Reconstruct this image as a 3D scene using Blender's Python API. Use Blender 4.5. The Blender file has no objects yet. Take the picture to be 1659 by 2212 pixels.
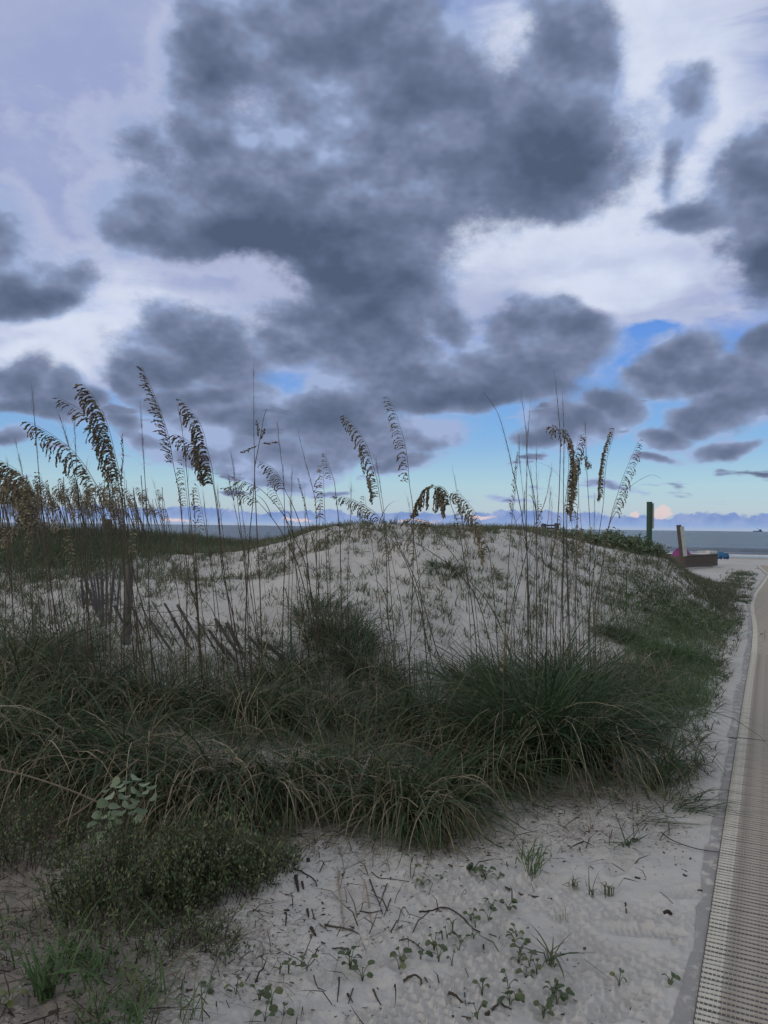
import bpy, math, random
import numpy as np
from mathutils import Vector, Matrix, Euler
random.seed(7)
rng = np.random.default_rng(11)
SC = bpy.context.scene
COL = SC.collection
R = math.radians

# ------------------------------------------------------------------ camera
CAM_H = 1.55
cam_d = bpy.data.cameras.new('camera')
cam = bpy.data.objects.new('camera', cam_d); COL.objects.link(cam)
cam_d.sensor_fit = 'VERTICAL'; cam_d.sensor_height = 34.6; cam_d.lens = 26.0
cam_d.clip_start = 0.05; cam_d.clip_end = 30000
CAM_M = Matrix.Rotation(R(90 + 1.1), 4, 'X') @ Matrix.Rotation(R(0.69), 4, 'Z')
cam.matrix_world = Matrix.Translation((0, 0, CAM_H)) @ CAM_M
SC.camera = cam
FD = 1662.0                                   # focal length in units of the 1659x2212 photo grid
_R3 = np.array(CAM_M.to_3x3())
def ray(u, v):
    """unit direction of a sight line, u,v on the 1659x2212 photo grid"""
    d = _R3 @ np.array([(u - 829.5) / FD, -(v - 1106.0) / FD, -1.0])
    return d / np.linalg.norm(d)

# ------------------------------------------------------------------ colour management and sun
SC.view_settings.view_transform = 'Standard'
SC.view_settings.look = 'None'
SC.view_settings.exposure = 0.0
SC.view_settings.gamma = 1.0
SC.view_settings.use_curve_mapping = False
SC.cycles.max_bounces = 6
SC.cycles.transparent_max_bounces = 6
SUN_EL, SUN_AZ = 14.0, 232.0                   # low evening sun behind the camera, azimuth clockwise from +Y
sun_d = bpy.data.lights.new('sun', 'SUN'); sun = bpy.data.objects.new('sun', sun_d); COL.objects.link(sun)
sun_d.energy = 0.7; sun_d.angle = R(18); sun_d.color = (1.0, 0.86, 0.72)
_sd = Vector((math.sin(R(SUN_AZ)) * math.cos(R(SUN_EL)), math.cos(R(SUN_AZ)) * math.cos(R(SUN_EL)), math.sin(R(SUN_EL))))
sun.rotation_euler = _sd.to_track_quat('Z', 'Y').to_euler()

# ------------------------------------------------------------------ node helpers
class NT:
    def __init__(s, nt): s.nt = nt; s.n = nt.nodes; s.l = nt.links
    def new(s, t, **k):
        n = s.n.new(t)
        for a, b in k.items(): setattr(n, a, b)
        return n
    def put(s, sock, v):
        if v is None: return
        if isinstance(v, bpy.types.NodeSocket): s.l.new(v, sock)
        else: sock.default_value = v
    def math(s, op, a, b=None, c=None, clamp=False):
        n = s.new('ShaderNodeMath', operation=op, use_clamp=clamp)
        for i, v in enumerate((a, b, c)): s.put(n.inputs[i], v)
        return n.outputs[0]
    def vmath(s, op, a, b=None, scale=None):
        n = s.new('ShaderNodeVectorMath', operation=op)
        s.put(n.inputs[0], a)
        if b is not None: s.put(n.inputs[1], b)
        if scale is not None: s.put(n.inputs['Scale'], scale)
        return n.outputs['Value'] if op in ('LENGTH', 'DOT_PRODUCT') else n.outputs[0]
    def noise(s, vec, scale, detail=4, rough=.5, lac=2.0, dist=0.0, out='Fac'):
        n = s.new('ShaderNodeTexNoise'); s.put(n.inputs['Vector'], vec)
        n.inputs['Scale'].default_value = scale; n.inputs['Detail'].default_value = detail
        n.inputs['Roughness'].default_value = rough; n.inputs['Lacunarity'].default_value = lac
        n.inputs['Distortion'].default_value = dist
        return n.outputs[out]
    def ramp(s, fac, stops, interp='LINEAR'):
        n = s.new('ShaderNodeValToRGB'); n.color_ramp.interpolation = interp
        e = n.color_ramp.elements
        while len(e) < len(stops): e.new(.5)
        for i, (p, c) in enumerate(stops):
            e[i].position = p
            e[i].color = (c[0], c[1], c[2], 1) if hasattr(c, '__len__') else (c, c, c, 1)
        s.put(n.inputs[0], fac); return n.outputs[0]
    def mix(s, f, a, b):
        n = s.new('ShaderNodeMix', data_type='RGBA')
        s.put(n.inputs[0], f)
        s.put(n.inputs[6], (*a, 1) if isinstance(a, tuple) and len(a) == 3 else a)
        s.put(n.inputs[7], (*b, 1) if isinstance(b, tuple) and len(b) == 3 else b)
        return n.outputs[2]
    def smooth(s, v, lo, hi, a=0.0, b=1.0):
        n = s.new('ShaderNodeMapRange', interpolation_type='SMOOTHSTEP')
        s.put(n.inputs[0], v)
        for i, x in ((1, lo), (2, hi), (3, a), (4, b)): n.inputs[i].default_value = x
        return n.outputs[0]
    def comb(s, x, y, z):
        n = s.new('ShaderNodeCombineXYZ')
        for i, v in enumerate((x, y, z)): s.put(n.inputs[i], v)
        return n.outputs[0]
    def sep(s, v):
        n = s.new('ShaderNodeSeparateXYZ'); s.put(n.inputs[0], v); return n.outputs

def lin(*c):
    return tuple(((x / 255) / 12.92 if x <= 10 else (((x / 255) + .055) / 1.055) ** 2.4) for x in c)
# ------------------------------------------------------------------ sky: clear dusk sky, high veil, cumulus
world = bpy.data.worlds.new('World'); SC.world = world; world.use_nodes = True
W = NT(world.node_tree); W.n.clear()
DIR = W.new('ShaderNodeTexCoord').outputs['Generated']
DIR = W.vmath('NORMALIZE', DIR)
DX, DY, DZ = W.sep(DIR)
sky = W.new('ShaderNodeTexSky', sky_type='NISHITA'); sky.sun_disc = False
sky.sun_elevation = R(SUN_EL); sky.sun_rotation = R(SUN_AZ); sky.altitude = 0
sky.air_density = 1.0; sky.dust_density = 1.0; sky.ozone_density = 3.0
nish = W.vmath('SCALE', sky.outputs[0], scale=0.10)
el = W.math('ARCSINE', W.math('MAXIMUM', DZ, 0.0))         # radians of elevation
grad = W.ramp(W.math('DIVIDE', el, .5), [(0.0, lin(172, 186, 214)), (.05, lin(188, 208, 220)), (.11, lin(176, 211, 226)),
      (.22, lin(134, 184, 232)), (.40, lin(104, 156, 232)), (.6, lin(92, 142, 226)), (1, lin(80, 120, 200))])
clear = W.mix(.85, nish, grad)

# flattening of the cloud field towards the horizon
stretch = W.vmath('MULTIPLY', DIR, (1.0, 1.0, 1.45))
warp = W.noise(stretch, 3.2, 3, .55, out='Color')
warp = W.vmath('SUBTRACT', warp, (.5, .5, .5))
warp2 = W.vmath('SUBTRACT', W.noise(stretch, 13.0, 3, .6, out='Color'), (.5, .5, .5))
dwarp = W.vmath('ADD', W.vmath('ADD', DIR, W.vmath('SCALE', warp, scale=.16)), W.vmath('SCALE', warp2, scale=.026))

def blobs(items, dirn):
    """union of soft ellipses on the sky sphere: items (u, v, radius u, radius v, tilt degrees, weight)"""
    acc = None
    for q, it in enumerate(items):
        if q and q % 8 == 0: dirn = W.vmath('ADD', dirn, W.math('MULTIPLY', acc, 1e-7))   # keeps the shader stack short
        u, v, ru, rv = it[:4]; tilt = it[4] if len(it) > 4 else 0; wt = it[5] if len(it) > 5 else 1.0
        c = Vector(ray(u, v)); k = math.cos(math.atan(math.hypot(u - 829, v - 1106) / FD))
        e1 = Vector((c.y, -c.x, 0)).normalized(); e2 = c.cross(e1) * -1
        if e2.z < 0: e2 = -e2
        m = Matrix((e1, e2, e1.cross(e2))).transposed() @ Matrix.Rotation(R(tilt), 3, 'Z')
        mp = W.new('ShaderNodeMapping', vector_type='TEXTURE')
        mp.inputs['Location'].default_value = c
        mp.inputs['Rotation'].default_value = m.to_euler('XYZ')
        mp.inputs['Scale'].default_value = (ru / FD * k, rv / FD * k, 1.0)
        W.put(mp.inputs['Vector'], dirn)
        f = W.math('MULTIPLY_ADD', W.vmath('LENGTH', mp.outputs[0]), -wt, wt)
        if acc is None: acc = f
        else:
            n = W.new('ShaderNodeMath', operation='SMOOTH_MAX'); W.put(n.inputs[0], acc); W.put(n.inputs[1], f); n.inputs[2].default_value = .25
            acc = n.outputs[0]
    return acc

HEAVY = [(740, 90, 360, 150), (465, 110, 130, 150), (470, 290, 130, 150, 0, .85), (290, 300, 90, 90, 0, .42), (1220, 110, 160, 220), (1280, 150, 100, 150), (900, 300, 480, 190), (620, 420, 340, 190),
         (780, 480, 320, 160), (520, 545, 300, 85), (800, 600, 260, 100), (320, 490, 130, 110, 0, .9), (1150, 340, 220, 140), (1190, 400, 110, 60, 0, .7),
         (820, 680, 180, 110), (740, 720, 260, 80), (900, 790, 300, 90), (1080, 790, 230, 90), (1180, 730, 160, 110), (1235, 700, 90, 85), (600, 760, 140, 70, 0, .8),
         (960, 845, 370, 50), (400, 770, 190, 100), (310, 800, 100, 65), (430, 855, 170, 50), (1010, 690, 90, 70, 0, .8),
         (700, 890, 190, 80, 0, .9), (860, 930, 170, 65), (640, 960, 190, 60), (500, 910, 180, 55, 0, .8), (860, 990, 110, 30, 0, .8), (610, 1005, 150, 26, 0, .8),
         (0, 590, 110, 110), (60, 645, 100, 65), (-40, 520, 100, 130), (140, 610, 60, 70, 0, .5),
         (45, 840, 90, 80), (135, 855, 75, 65), (90, 895, 170, 34), (230, 865, 60, 45, 0, .7), (310, 910, 90, 55, 0, .8), (20, 970, 80, 28), (350, 950, 110, 36, 0, .7), (470, 985, 100, 26, 0, .8),
         (1620, 390, 115, 130), (1650, 520, 130, 130), (1500, 440, 120, 70, 0, .9), (1510, 205, 55, 70, -38, .5), (1465, 270, 40, 70, -30, .42), (1440, 350, 34, 60, -5, .40), (1690, 290, 90, 80),
         (1500, 750, 110, 85), (1610, 800, 170, 85), (1690, 710, 90, 80), (1480, 815, 140, 50), (1580, 925, 130, 55), (1650, 880, 120, 65), (1465, 970, 75, 42), (1430, 1024, 80, 16, 0, .8),
         (1330, 890, 105, 65), (1250, 930, 120, 60), (1180, 965, 100, 32, 0, .8), (1600, 1000, 95, 22, 0, .8)]
hv = blobs(HEAVY, dwarp)
behind = W.smooth(DY, .80, .60)                         # unseen sky: broken cumulus, thinned and greyed to light the sand
hv_out = W.smooth(W.noise(stretch, 2.2, 3, .5), .47, .70, -1.0, .8)
hv_out = W.math('MULTIPLY', hv_out, behind)
hv_all = W.math('ADD', W.math('MULTIPLY', W.math('SUBTRACT', 1.0, behind), W.math('MAXIMUM', hv, -1.2)), hv_out)
n1 = W.noise(stretch, 7.0, 6, .60)
n2 = W.noise(stretch, 26.0, 4, .62)
# scattered little flat clouds low over the sea
lowv = W.vmath('MULTIPLY', DIR, (1.0, 1.0, 3.6))
small = W.math('SUBTRACT', W.math('MULTIPLY', W.noise(lowv, 11.0, 3, .55), 5.2), 3.12)
small = W.math('MINIMUM', small, W.math('SUBTRACT', W.math('MULTIPLY', W.smooth(el, .026, .040), W.smooth(el, .20, .13)), .35))
hv_all = W.math('MAXIMUM', hv_all, small)
dens = W.math('ADD', hv_all, W.math('MULTIPLY', W.math('SUBTRACT', n1, .5), 1.35))
dens = W.math('ADD', dens, W.math('MULTIPLY', W.math('SUBTRACT', n2, .5), .50))
cov = W.smooth(dens, -.07, .36)
# billow relief: the same noise sampled a little towards the light (upwards)
up = W.vmath('ADD', stretch, (0.0, 0.0, .030))
n1u = W.noise(up, 7.0, 4, .6)
n1b = W.noise(stretch, 7.0, 4, .6)
relief = W.math('SUBTRACT', n1b, n1u)
tone = W.math('ADD', W.math('MULTIPLY', W.math('ADD', W.math('MULTIPLY', W.math('MINIMUM', dens, .5), .75), W.math('MULTIPLY', W.math('MINIMUM', hv_all, .8), .85)), .62), W.math('MULTIPLY', relief, -2.1))
tone = W.math('ADD', tone, W.math('MULTIPLY', W.math('SUBTRACT', W.noise(DIR, 4.2, 1, .5), .5), .75))
shade = W.smooth(W.math('ADD', blobs([(640, 580, 330, 70), (1020, 850, 330, 45), (1150, 360, 200, 110), (800, 640, 200, 60), (1640, 560, 120, 60), (40, 650, 110, 50), (900, 180, 160, 70, 0, .6)], dwarp), W.math('MULTIPLY', W.math('SUBTRACT', n1, .5), .8)), -.3, .9)
tone = W.math('ADD', W.math('SUBTRACT', tone, .13), W.math('MULTIPLY', shade, .46))
dark = W.ramp(tone, [(0.0, lin(160, 177, 214)), (.14, lin(136, 153, 186)), (.32, lin(122, 134, 164)), (.55, lin(103, 117, 145)), (.85, lin(88, 102, 129)), (1.0, lin(80, 94, 119))])
dark = W.mix(behind, dark, lin(122, 124, 130))  # unseen clouds greyed for neutral light on the sand

# high veil between the cumulus
VEIL = [(150, 200, 600, 420), (600, 500, 900, 330, 0), (1350, 300, 500, 500), (1300, 545, 420, 130, 8), (1500, 590, 340, 100, 8, .8), (200, 740, 500, 70), (120, 800, 260, 60), (1050, 640, 300, 60), (1200, 420, 400, 200)]
vl = blobs(VEIL, W.vmath('ADD', DIR, W.vmath('SCALE', warp, scale=.10)))
vfib = W.noise(W.vmath('MULTIPLY', DIR, (1.0, 1.0, 4.5)), 4.0, 5, .6, dist=.6)
vden = W.math('ADD', W.math('MAXIMUM', vl, W.math('MULTIPLY', behind, .9)), W.math('MULTIPLY', W.math('SUBTRACT', vfib, .5), 1.1))
gap = W.smooth(W.math('ADD', blobs([(1370, 730, 150, 75, 12), (1300, 830, 90, 60), (1150, 900, 330, 50)], dwarp), W.math('ADD', W.math('MULTIPLY', W.math('SUBTRACT', vfib, .5), 2.0), W.math('MULTIPLY', W.math('SUBTRACT', n1, .5), 2.4))), -.1, .9)
vden = W.math('SUBTRACT', vden, gap)
vcov = W.math('MULTIPLY', W.smooth(vden, -.05, .40), W.smooth(el, .07, .19))
WHITE = [(1400, 250, 330, 420, 0), (1150, 500, 330, 110), (1300, 590, 260, 60), (250, 730, 330, 90), (60, 780, 200, 60), (80, 640, 240, 150, 0, .5), (640, 280, 90, 70, 0, .9), (1060, 70, 90, 90)]
wh = W.smooth(W.math('ADD', blobs(WHITE, dwarp), W.math('MULTIPLY', W.math('SUBTRACT', vfib, .5), .8)), -.15, .55)
veil = W.mix(wh, lin(154, 166, 206), lin(213, 222, 242))
veil = W.mix(W.math('MULTIPLY', W.smooth(W.noise(stretch, 6.0, 5, .62), .40, .7), .55), veil, lin(176, 186, 216))
veil = W.mix(W.math('MULTIPLY', behind, .92), veil, (.54, .55, .57, 1))   # sunset side and overhead, unseen; neutral tone set to light the sand
veil = W.mix(W.math('MULTIPLY', W.math('MULTIPLY', W.smooth(dens, -.26, -.02), W.smooth(dens, .30, .05)), .22), veil, lin(222, 226, 240))   # thin bright rims
col = W.mix(vcov, clear, veil)
col = W.mix(cov, col, dark)

# far cumulus bank standing on the horizon
bank_h = W.math('ADD', W.math('MULTIPLY', W.noise(W.vmath('MULTIPLY', DIR, (1, 1, .6)), 9.0, 2, .5), .030), W.math('MULTIPLY', W.noise(W.vmath('MULTIPLY', DIR, (1, 1, 1)), 60.0, 4, .6), .024))
bank = W.smooth(W.math('SUBTRACT', bank_h, el), .0065, .0095)
bank = W.math('MULTIPLY', bank, W.smooth(el, -.001, .006))
bcol = W.mix(W.smooth(W.noise(DIR, 40.0, 4, .6), .35, .7), lin(122, 148, 200), lin(150, 168, 210))
bcol = W.mix(W.smooth(el, .016, .0), bcol, lin(150, 176, 216))
col = W.mix(bank, col, bcol)
WARM = [(1435, 1104, 24, 11), (1428, 1112, 34, 9), (1372, 1112, 12, 8), (640, 1124, 40, 5, 0, .8), (900, 1126, 60, 4, 0, .7), (1040, 1120, 40, 5, 0, .6), (380, 1124, 40, 5, 0, .6)]
wd = W.vmath('ADD', DIR, W.vmath('SCALE', W.vmath('SUBTRACT', W.noise(DIR, 70.0, 4, .6, out='Color'), (.5, .5, .5)), scale=.016))
wm = W.smooth(blobs(WARM, wd), .0, .35)
col = W.mix(W.math('MULTIPLY', wm, .85), col, lin(226, 205, 206))
# below the horizon
col = W.mix(W.smooth(DZ, -.001, -.02), col, lin(110, 120, 135))
bg = W.new('ShaderNodeBackground'); W.put(bg.inputs[0], col); bg.inputs[1].default_value = 1.0
wo = W.new('ShaderNodeOutputWorld'); W.l.new(bg.outputs[0], wo.inputs[0])
world.cycles.sampling_method = 'MANUAL'; world.cycles.sample_map_resolution = 512
# ------------------------------------------------------------------ terrain shape
def sst(x, a, b):
    t = np.clip((x - a) / (b - a), 0, 1); return t * t * (3 - 2 * t)
_pm = np.random.default_rng(5)
_perm = _pm.permutation(4096); _val = _pm.random(4096)
def vnoise(x, y):
    """smooth value noise 0..1"""
    xi = np.floor(x).astype(np.int64); yi = np.floor(y).astype(np.int64)
    fx = x - xi; fy = y - yi; fx = fx * fx * fx * (fx * (6 * fx - 15) + 10); fy = fy * fy * fy * (fy * (6 * fy - 15) + 10)
    h = lambda a, b: _val[(_perm[(a & 4095)] + b * 37) & 4095]
    v0 = h(xi, yi) * (1 - fx) + h(xi + 1, yi) * fx; v1 = h(xi, yi + 1) * (1 - fx) + h(xi + 1, yi + 1) * fx
    return v0 * (1 - fy) + v1 * fy
def fbm(x, y, o=4, g=.5):
    s = 0; a = 1; t = 0
    for i in range(o):
        s = s + a * vnoise(x * 2 ** i + 17.3 * i, y * 2 ** i + 9.1 * i); t += a; a *= g
    return s / t
U = np.array([.447, .894]); NL = np.array([-.894, .447]); P0 = np.array([.97, 2.4])
def st(x, y):
    dx = x - P0[0]; dy = y - P0[1]
    return dx * U[0] + dy * U[1], dx * NL[0] + dy * NL[1]
SHORE = 88.0
def shore_s(x, y): return .43 * x + .903 * y
def Hs(x, y):
    """large terrain shape, metres"""
    x = np.asarray(x, float); y = np.asarray(y, float)
    s, t = st(x, y)
    sh = shore_s(x, y)
    beach = -1.0 * sst(sh, 34, SHORE) - 2.6 * sst(sh, SHORE, SHORE + 45)
    gate = sst(t, .15, 3.3)
    # main dune: rises from y=5 to y=13, falls behind y=18
    y0 = 4.6 - .8 * sst(-x, 0, 3)
    rise = sst(y, y0, 13.2) ; fall = 1 - sst(y + .15 * x, 17.5, 27)
    ax = x / np.maximum(y, 1)
    left = 1 - .40 * sst(-ax, .055, .20)
    main = 1.26 * rise * fall * left * (1 - .17 * sst(ax, .17, .27))
    # low hump to the right of the summit where the green post stands
    hump = .90 * np.exp(-((x - 5.5) / 1.9) ** 2 - ((y - 15.0) / 3.2) ** 2) * sst(t, .2, 2.0)
    # second dune far left, covered in sea oats
    back = 1.12 * np.exp(-((x + 8.0) / 5.4) ** 4 - ((y - 18.5) / 5.5) ** 4)
    low = .25 * sst(t, 1.5, 4) * sst(y, 3.0, 6.5) * (1 - sst(y, 20, 30))
    z = np.maximum(main * gate, 0) + hump * (1 - .8 * rise * gate) + low * gate
    z = np.maximum(z, back * (1 - sst(x, -2.5, .5)))
    z = z + beach
    wob = (fbm(x * .55 + 3, y * .55, 3) - .5) * .22 * sst(t, .5, 3) * (1 - sst(sh, 25, 40))
    wob = wob + (fbm(x * .9 + 40, y * .9, 2) - .5) * .05 * sst(t, -.2, .6)
    path = .035 * np.sin(s * .75 + .6) * sst(s, 4, 8) * (1 - sst(sh, 60, 80)) * (1 - sst(np.abs(t), 2.5, 5))
    return z + wob + path
def tread(x, y):
    """tyre tread pressed into the sand and a few shoe prints, metres"""
    a = R(-24); d = 0
    gx = x - .25; gy = y - 2.55
    p = gx * math.cos(a) + gy * math.sin(a); q = -gx * math.sin(a) + gy * math.cos(a)
    q = q + .05 * np.sin(p * 5) ; 
    row = np.floor(q / .034); pp = p / .062 + .5 * (row % 2) + (vnoise(row * 3.3, row * 0 + 2) - .5) * .35
    fx = pp - np.floor(pp); fy = q / .034 - row
    cell = np.clip(1.1 - ((np.abs(fx - .5) / .46) ** 4 + (np.abs(fy - .45) / .46) ** 4), 0, 1)
    m = sst(p, -.62, -.42) * (1 - sst(p, .55, .95)) * (sst(q, -.45, -.35)) * (1 - sst(q, .85, 1.2)) * sst(fbm(x * 5, y * 5, 2), .30, .50)
    d = -.022 * cell * m * (.6 + .4 * fy)
    for cx, cy, an, ln in ((1.18, 2.72, 20, .15), (1.02, 3.02, -10, .15), (.80, 2.55, 35, .14), (1.38, 3.35, 15, .15), (1.12, 3.62, 60, .14), (.62, 3.42, 20, .15), (1.62, 4.1, 25, .15), (.45, 2.95, 50, .13)):
        ca, sa = math.cos(R(an)), math.sin(R(an)); px = (x - cx) * ca + (y - cy) * sa; py = -(x - cx) * sa + (y - cy) * ca
        rr = (px / ln) ** 2 + (py / .055) ** 2
        d = d + (-.020 * np.exp(-rr ** 2) + .010 * np.exp(-((rr - 1.6) / .5) ** 2)) * (1 + .3 * np.sin(px * 260) * (rr < 1))
    return d
def Hf(x, y):
    """full height including footprints and lumps"""
    z = Hs(x, y)
    near = 1 - sst(np.hypot(x, y), 9, 20)
    lump = (fbm(x * 5, y * 5, 4, .55) - .5) * .048 + (fbm(x * 17 + 5, y * 17, 3, .6) - .5) * .024
    s, t = st(x, y)
    far = ((fbm(x * 1.6, y * 1.6, 3) - .5) * .07 + (fbm(x * 6, y * 6, 3, .6) - .5) * .05) * (1 - sst(shore_s(x, y), 40, 75))
    lit = litter_shade(x, y)
    soft = .35 + .65 * sst(t, .0, .9)
    z = z + lump * near * soft + .05 * sst(y, 4.5, 6.5) * near * (fbm(x * 3.1 + 8, y * 3.1, 3, .6) - .5) + far * (1 - near) + near * tread(x, y)
    z = z + near * lit * (fbm(x * 30, y * 30, 2) - .5) * .016
    mat = sst(t, .10, .0) * (1 - sst(s, 36, 38))
    return np.where(t < .12, z * (1 - mat) + (Hs(x, y) - .012) * mat, z)
def litter_shade(x, y):
    """where dead plant bits lie and the sand is darkened, partly for shade, 0..1"""
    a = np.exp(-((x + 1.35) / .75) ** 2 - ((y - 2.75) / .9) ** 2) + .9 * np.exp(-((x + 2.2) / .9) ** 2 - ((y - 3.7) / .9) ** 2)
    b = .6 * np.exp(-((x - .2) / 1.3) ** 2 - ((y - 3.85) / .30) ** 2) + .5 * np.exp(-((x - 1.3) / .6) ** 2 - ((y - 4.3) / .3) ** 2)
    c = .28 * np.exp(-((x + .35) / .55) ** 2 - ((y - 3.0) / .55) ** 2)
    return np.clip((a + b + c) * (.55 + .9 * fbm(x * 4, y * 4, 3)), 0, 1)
def H1(x, y): return float(Hf(np.array([float(x)]), np.array([float(y)]))[0])
def hit(u, v, dmax=90):
    """where a sight line meets the ground"""
    d = ray(u, v); k = np.geomspace(1.2, dmax, 1400)
    px = d[0] * k; py = d[1] * k; pz = CAM_H + d[2] * k
    below = pz < Hs(px, py)
    i = int(np.argmax(below)) if below.any() else len(k) - 1
    return np.array([px[i], py[i], float(Hf(px[i:i + 1], py[i:i + 1])[0])])
def at_depth(u, v, y):
    d = ray(u, v); k = y / d[1]; return np.array([d[0] * k, y, CAM_H + d[2] * k])

# ------------------------------------------------------------------ mesh helpers
def mesh_arrays(name, V, F, mat=None, attrs=None, smooth=False):
    """V (N,3); F list of (M,k) index arrays"""
    V = np.asarray(V, np.float32)
    me = bpy.data.meshes.new(name)
    if not isinstance(F, (list, tuple)): F = [F]
    F = [np.asarray(f, np.int32) for f in F if len(f)]
    nl = sum(f.size for f in F); nf = sum(len(f) for f in F)
    me.vertices.add(len(V)); me.vertices.foreach_set('co', V.ravel())
    me.loops.add(nl); me.loops.foreach_set('vertex_index', np.concatenate([f.ravel() for f in F]))
    starts = []; o = 0
    for f in F:
        starts.append(o + np.arange(len(f)) * f.shape[1]); o += f.size
    me.polygons.add(nf); me.polygons.foreach_set('loop_start', np.concatenate(starts).astype(np.int32))
    me.polygons.foreach_set('use_smooth', np.full(nf, smooth))
    if attrs:
        for k, a in attrs.items():
            at = me.attributes.new(k, 'FLOAT', 'POINT'); at.data.foreach_set('value', np.asarray(a, np.float32))
    me.update(calc_edges=True)
    for m in (mat if isinstance(mat, (list, tuple)) else [mat]):
        if m: me.materials.append(m)
    return me
def link(name, me, parent=None, loc=(0, 0, 0)):
    o = bpy.data.objects.new(name, me); COL.objects.link(o); o.location = loc
    if parent: o.parent = parent
    return o
def tag(o, label=None, cat=None, group=None, kind=None):
    if label: o['label'] = label
    if cat: o['category'] = cat
    if group: o['group'] = group
    if kind: o['kind'] = kind
    return o
def thing(name, loc, label, cat, group=None):
    return tag(link(name, None, None, tuple(map(float, loc))), label, cat, group)
class MB:
    """collects simple solids into one mesh"""
    def __init__(s): s.v = []; s.f = []; s.a = []; s.m = []
    def add(s, V, F, a=0.0, m=0):
        o = len(s.v); s.v += [tuple(map(float, p)) for p in V]; s.f += [tuple(i + o for i in f) for f in F]; s.a += [a] * len(V); s.m += [m] * len(F)
    def box(s, c, d, M=None, a=0.0, m=0, taper=1.0):
        x, y, z = d[0] / 2, d[1] / 2, d[2] / 2
        P = [Vector((i * x * (taper if k > 0 else 1), j * y * (taper if k > 0 else 1), k * z)) for k in (-1, 1) for j in (-1, 1) for i in (-1, 1)]
        if M is not None: P = [M @ p for p in P]
        s.add([p + Vector(c) for p in P], [(0, 2, 3, 1), (4, 5, 7, 6), (0, 1, 5, 4), (2, 6, 7, 3), (0, 4, 6, 2), (1, 3, 7, 5)], a, m)
    def tube(s, P, rad, n=5, a=0.0, m=0, cap=True):
        P = [Vector(p) for p in P]; k = len(P); rad = rad if hasattr(rad, '__len__') else [rad] * k
        V = []; F = []
        for i, p in enumerate(P):
            t = (P[min(i + 1, k - 1)] - P[max(i - 1, 0)])
            if t.length < 1e-9: t = Vector((0, 0, 1))
            t.normalize(); e = t.cross(Vector((.13, 1, .07))).normalized(); g = t.cross(e)
            for j in range(n):
                w = 2 * math.pi * j / n; V.append(p + (e * math.cos(w) + g * math.sin(w)) * rad[i])
        for i in range(k - 1):
            for j in range(n): F.append((i * n + j, i * n + (j + 1) % n, (i + 1) * n + (j + 1) % n, (i + 1) * n + j))
        if cap: F += [tuple(range(n))[::-1], tuple(range((k - 1) * n, k * n))]
        s.add(V, F, a, m)
    def build(s, name, mats, parent=None, loc=(0, 0, 0), smooth=False, attr='tint'):
        me = bpy.data.meshes.new(name); L = Vector(tuple(map(float, loc)))
        me.from_pydata([tuple(Vector(p) - L) for p in s.v], [], s.f)
        mats = mats if isinstance(mats, (list, tuple)) else [mats]
        for m in mats: me.materials.append(m)
        if len(mats) > 1: me.polygons.foreach_set('material_index', s.m)
        at = me.attributes.new(attr, 'FLOAT', 'POINT'); at.data.foreach_set('value', s.a)
        if smooth: me.polygons.foreach_set('use_smooth', [True] * len(s.f))
        me.update()
        if parent is not None: return link(name, me, parent)
        return link(name, me, None, tuple(L))

# ------------------------------------------------------------------ materials
def material(name):
    m = bpy.data.materials.new(name); m.use_nodes = True; t = NT(m.node_tree); t.n.clear()
    b = t.new('ShaderNodeBsdfPrincipled'); o = t.new('ShaderNodeOutputMaterial'); t.l.new(b.outputs[0], o.inputs[0])
    return m, t, b, o
def attr(t, name): return t.new('ShaderNodeAttribute', attribute_name=name).outputs['Fac']
def bump(t, b, h, strength=.4, dist=.01):
    n = t.new('ShaderNodeBump'); n.inputs['Strength'].default_value = strength; n.inputs['Distance'].default_value = dist
    t.put(n.inputs['Height'], h); t.l.new(n.outputs[0], b.inputs['Normal']); return n

def mat_sand():
    m, t, b, o = material('sand')
    P = t.new('ShaderNodeTexCoord').outputs['Object']
    x, y, z = t.sep(P)
    s = t.math('ADD', t.math('MULTIPLY', x, .43), t.math('MULTIPLY', y, .903))
    n1 = t.noise(P, 1.3, 4, .55); n2 = t.noise(P, 14, 5, .6); n3 = t.noise(P, 170, 3, .6); n4 = t.noise(P, 60, 3, .7)
    c = t.mix(t.smooth(n1, .3, .7), (.455, .45, .44), (.55, .545, .53))
    c = t.mix(t.math('MULTIPLY', t.smooth(n2, .45, .75), .35), c, (.42, .395, .365))
    c = t.mix(t.math('MULTIPLY', t.smooth(n3, .55, .75), .30), c, (.36, .32, .28))
    lit = attr(t, 'litter_shade')
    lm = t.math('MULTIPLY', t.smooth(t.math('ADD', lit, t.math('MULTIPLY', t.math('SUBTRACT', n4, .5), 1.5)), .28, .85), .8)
    c = t.mix(lm, c, (.17, .145, .12))  # brown of plant debris, also painted in for the shade at lower left
    # damp and wet sand towards the water
    damp = t.smooth(t.math('ADD', s, t.math('MULTIPLY', n1, 6)), 60, 78)
    c = t.mix(t.math('MULTIPLY', damp, .45), c, (.25, .22, .20))
    wet = t.smooth(t.math('ADD', s, t.math('MULTIPLY', t.noise(P, .12, 3), 5)), 82.5, 85.5)
    c = t.mix(t.math('MULTIPLY', wet, .5), c, (.20, .18, .17))
    t.put(b.inputs['Base Color'], c)
    t.put(b.inputs['Roughness'], t.math('SUBTRACT', .95, t.math('MULTIPLY', wet, .75)))
    b.inputs['Specular IOR Level'].default_value = .25
    dry = t.math('SUBTRACT', 1.0, wet)
    h = t.math('ADD', t.math('MULTIPLY', t.noise(P, 38, 5, .65), .8), t.math('MULTIPLY', n3, .25))
    bp = bump(t, b, t.math('MULTIPLY', h, dry), .55, .016)
    return m
M_SAND = mat_sand()

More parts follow.
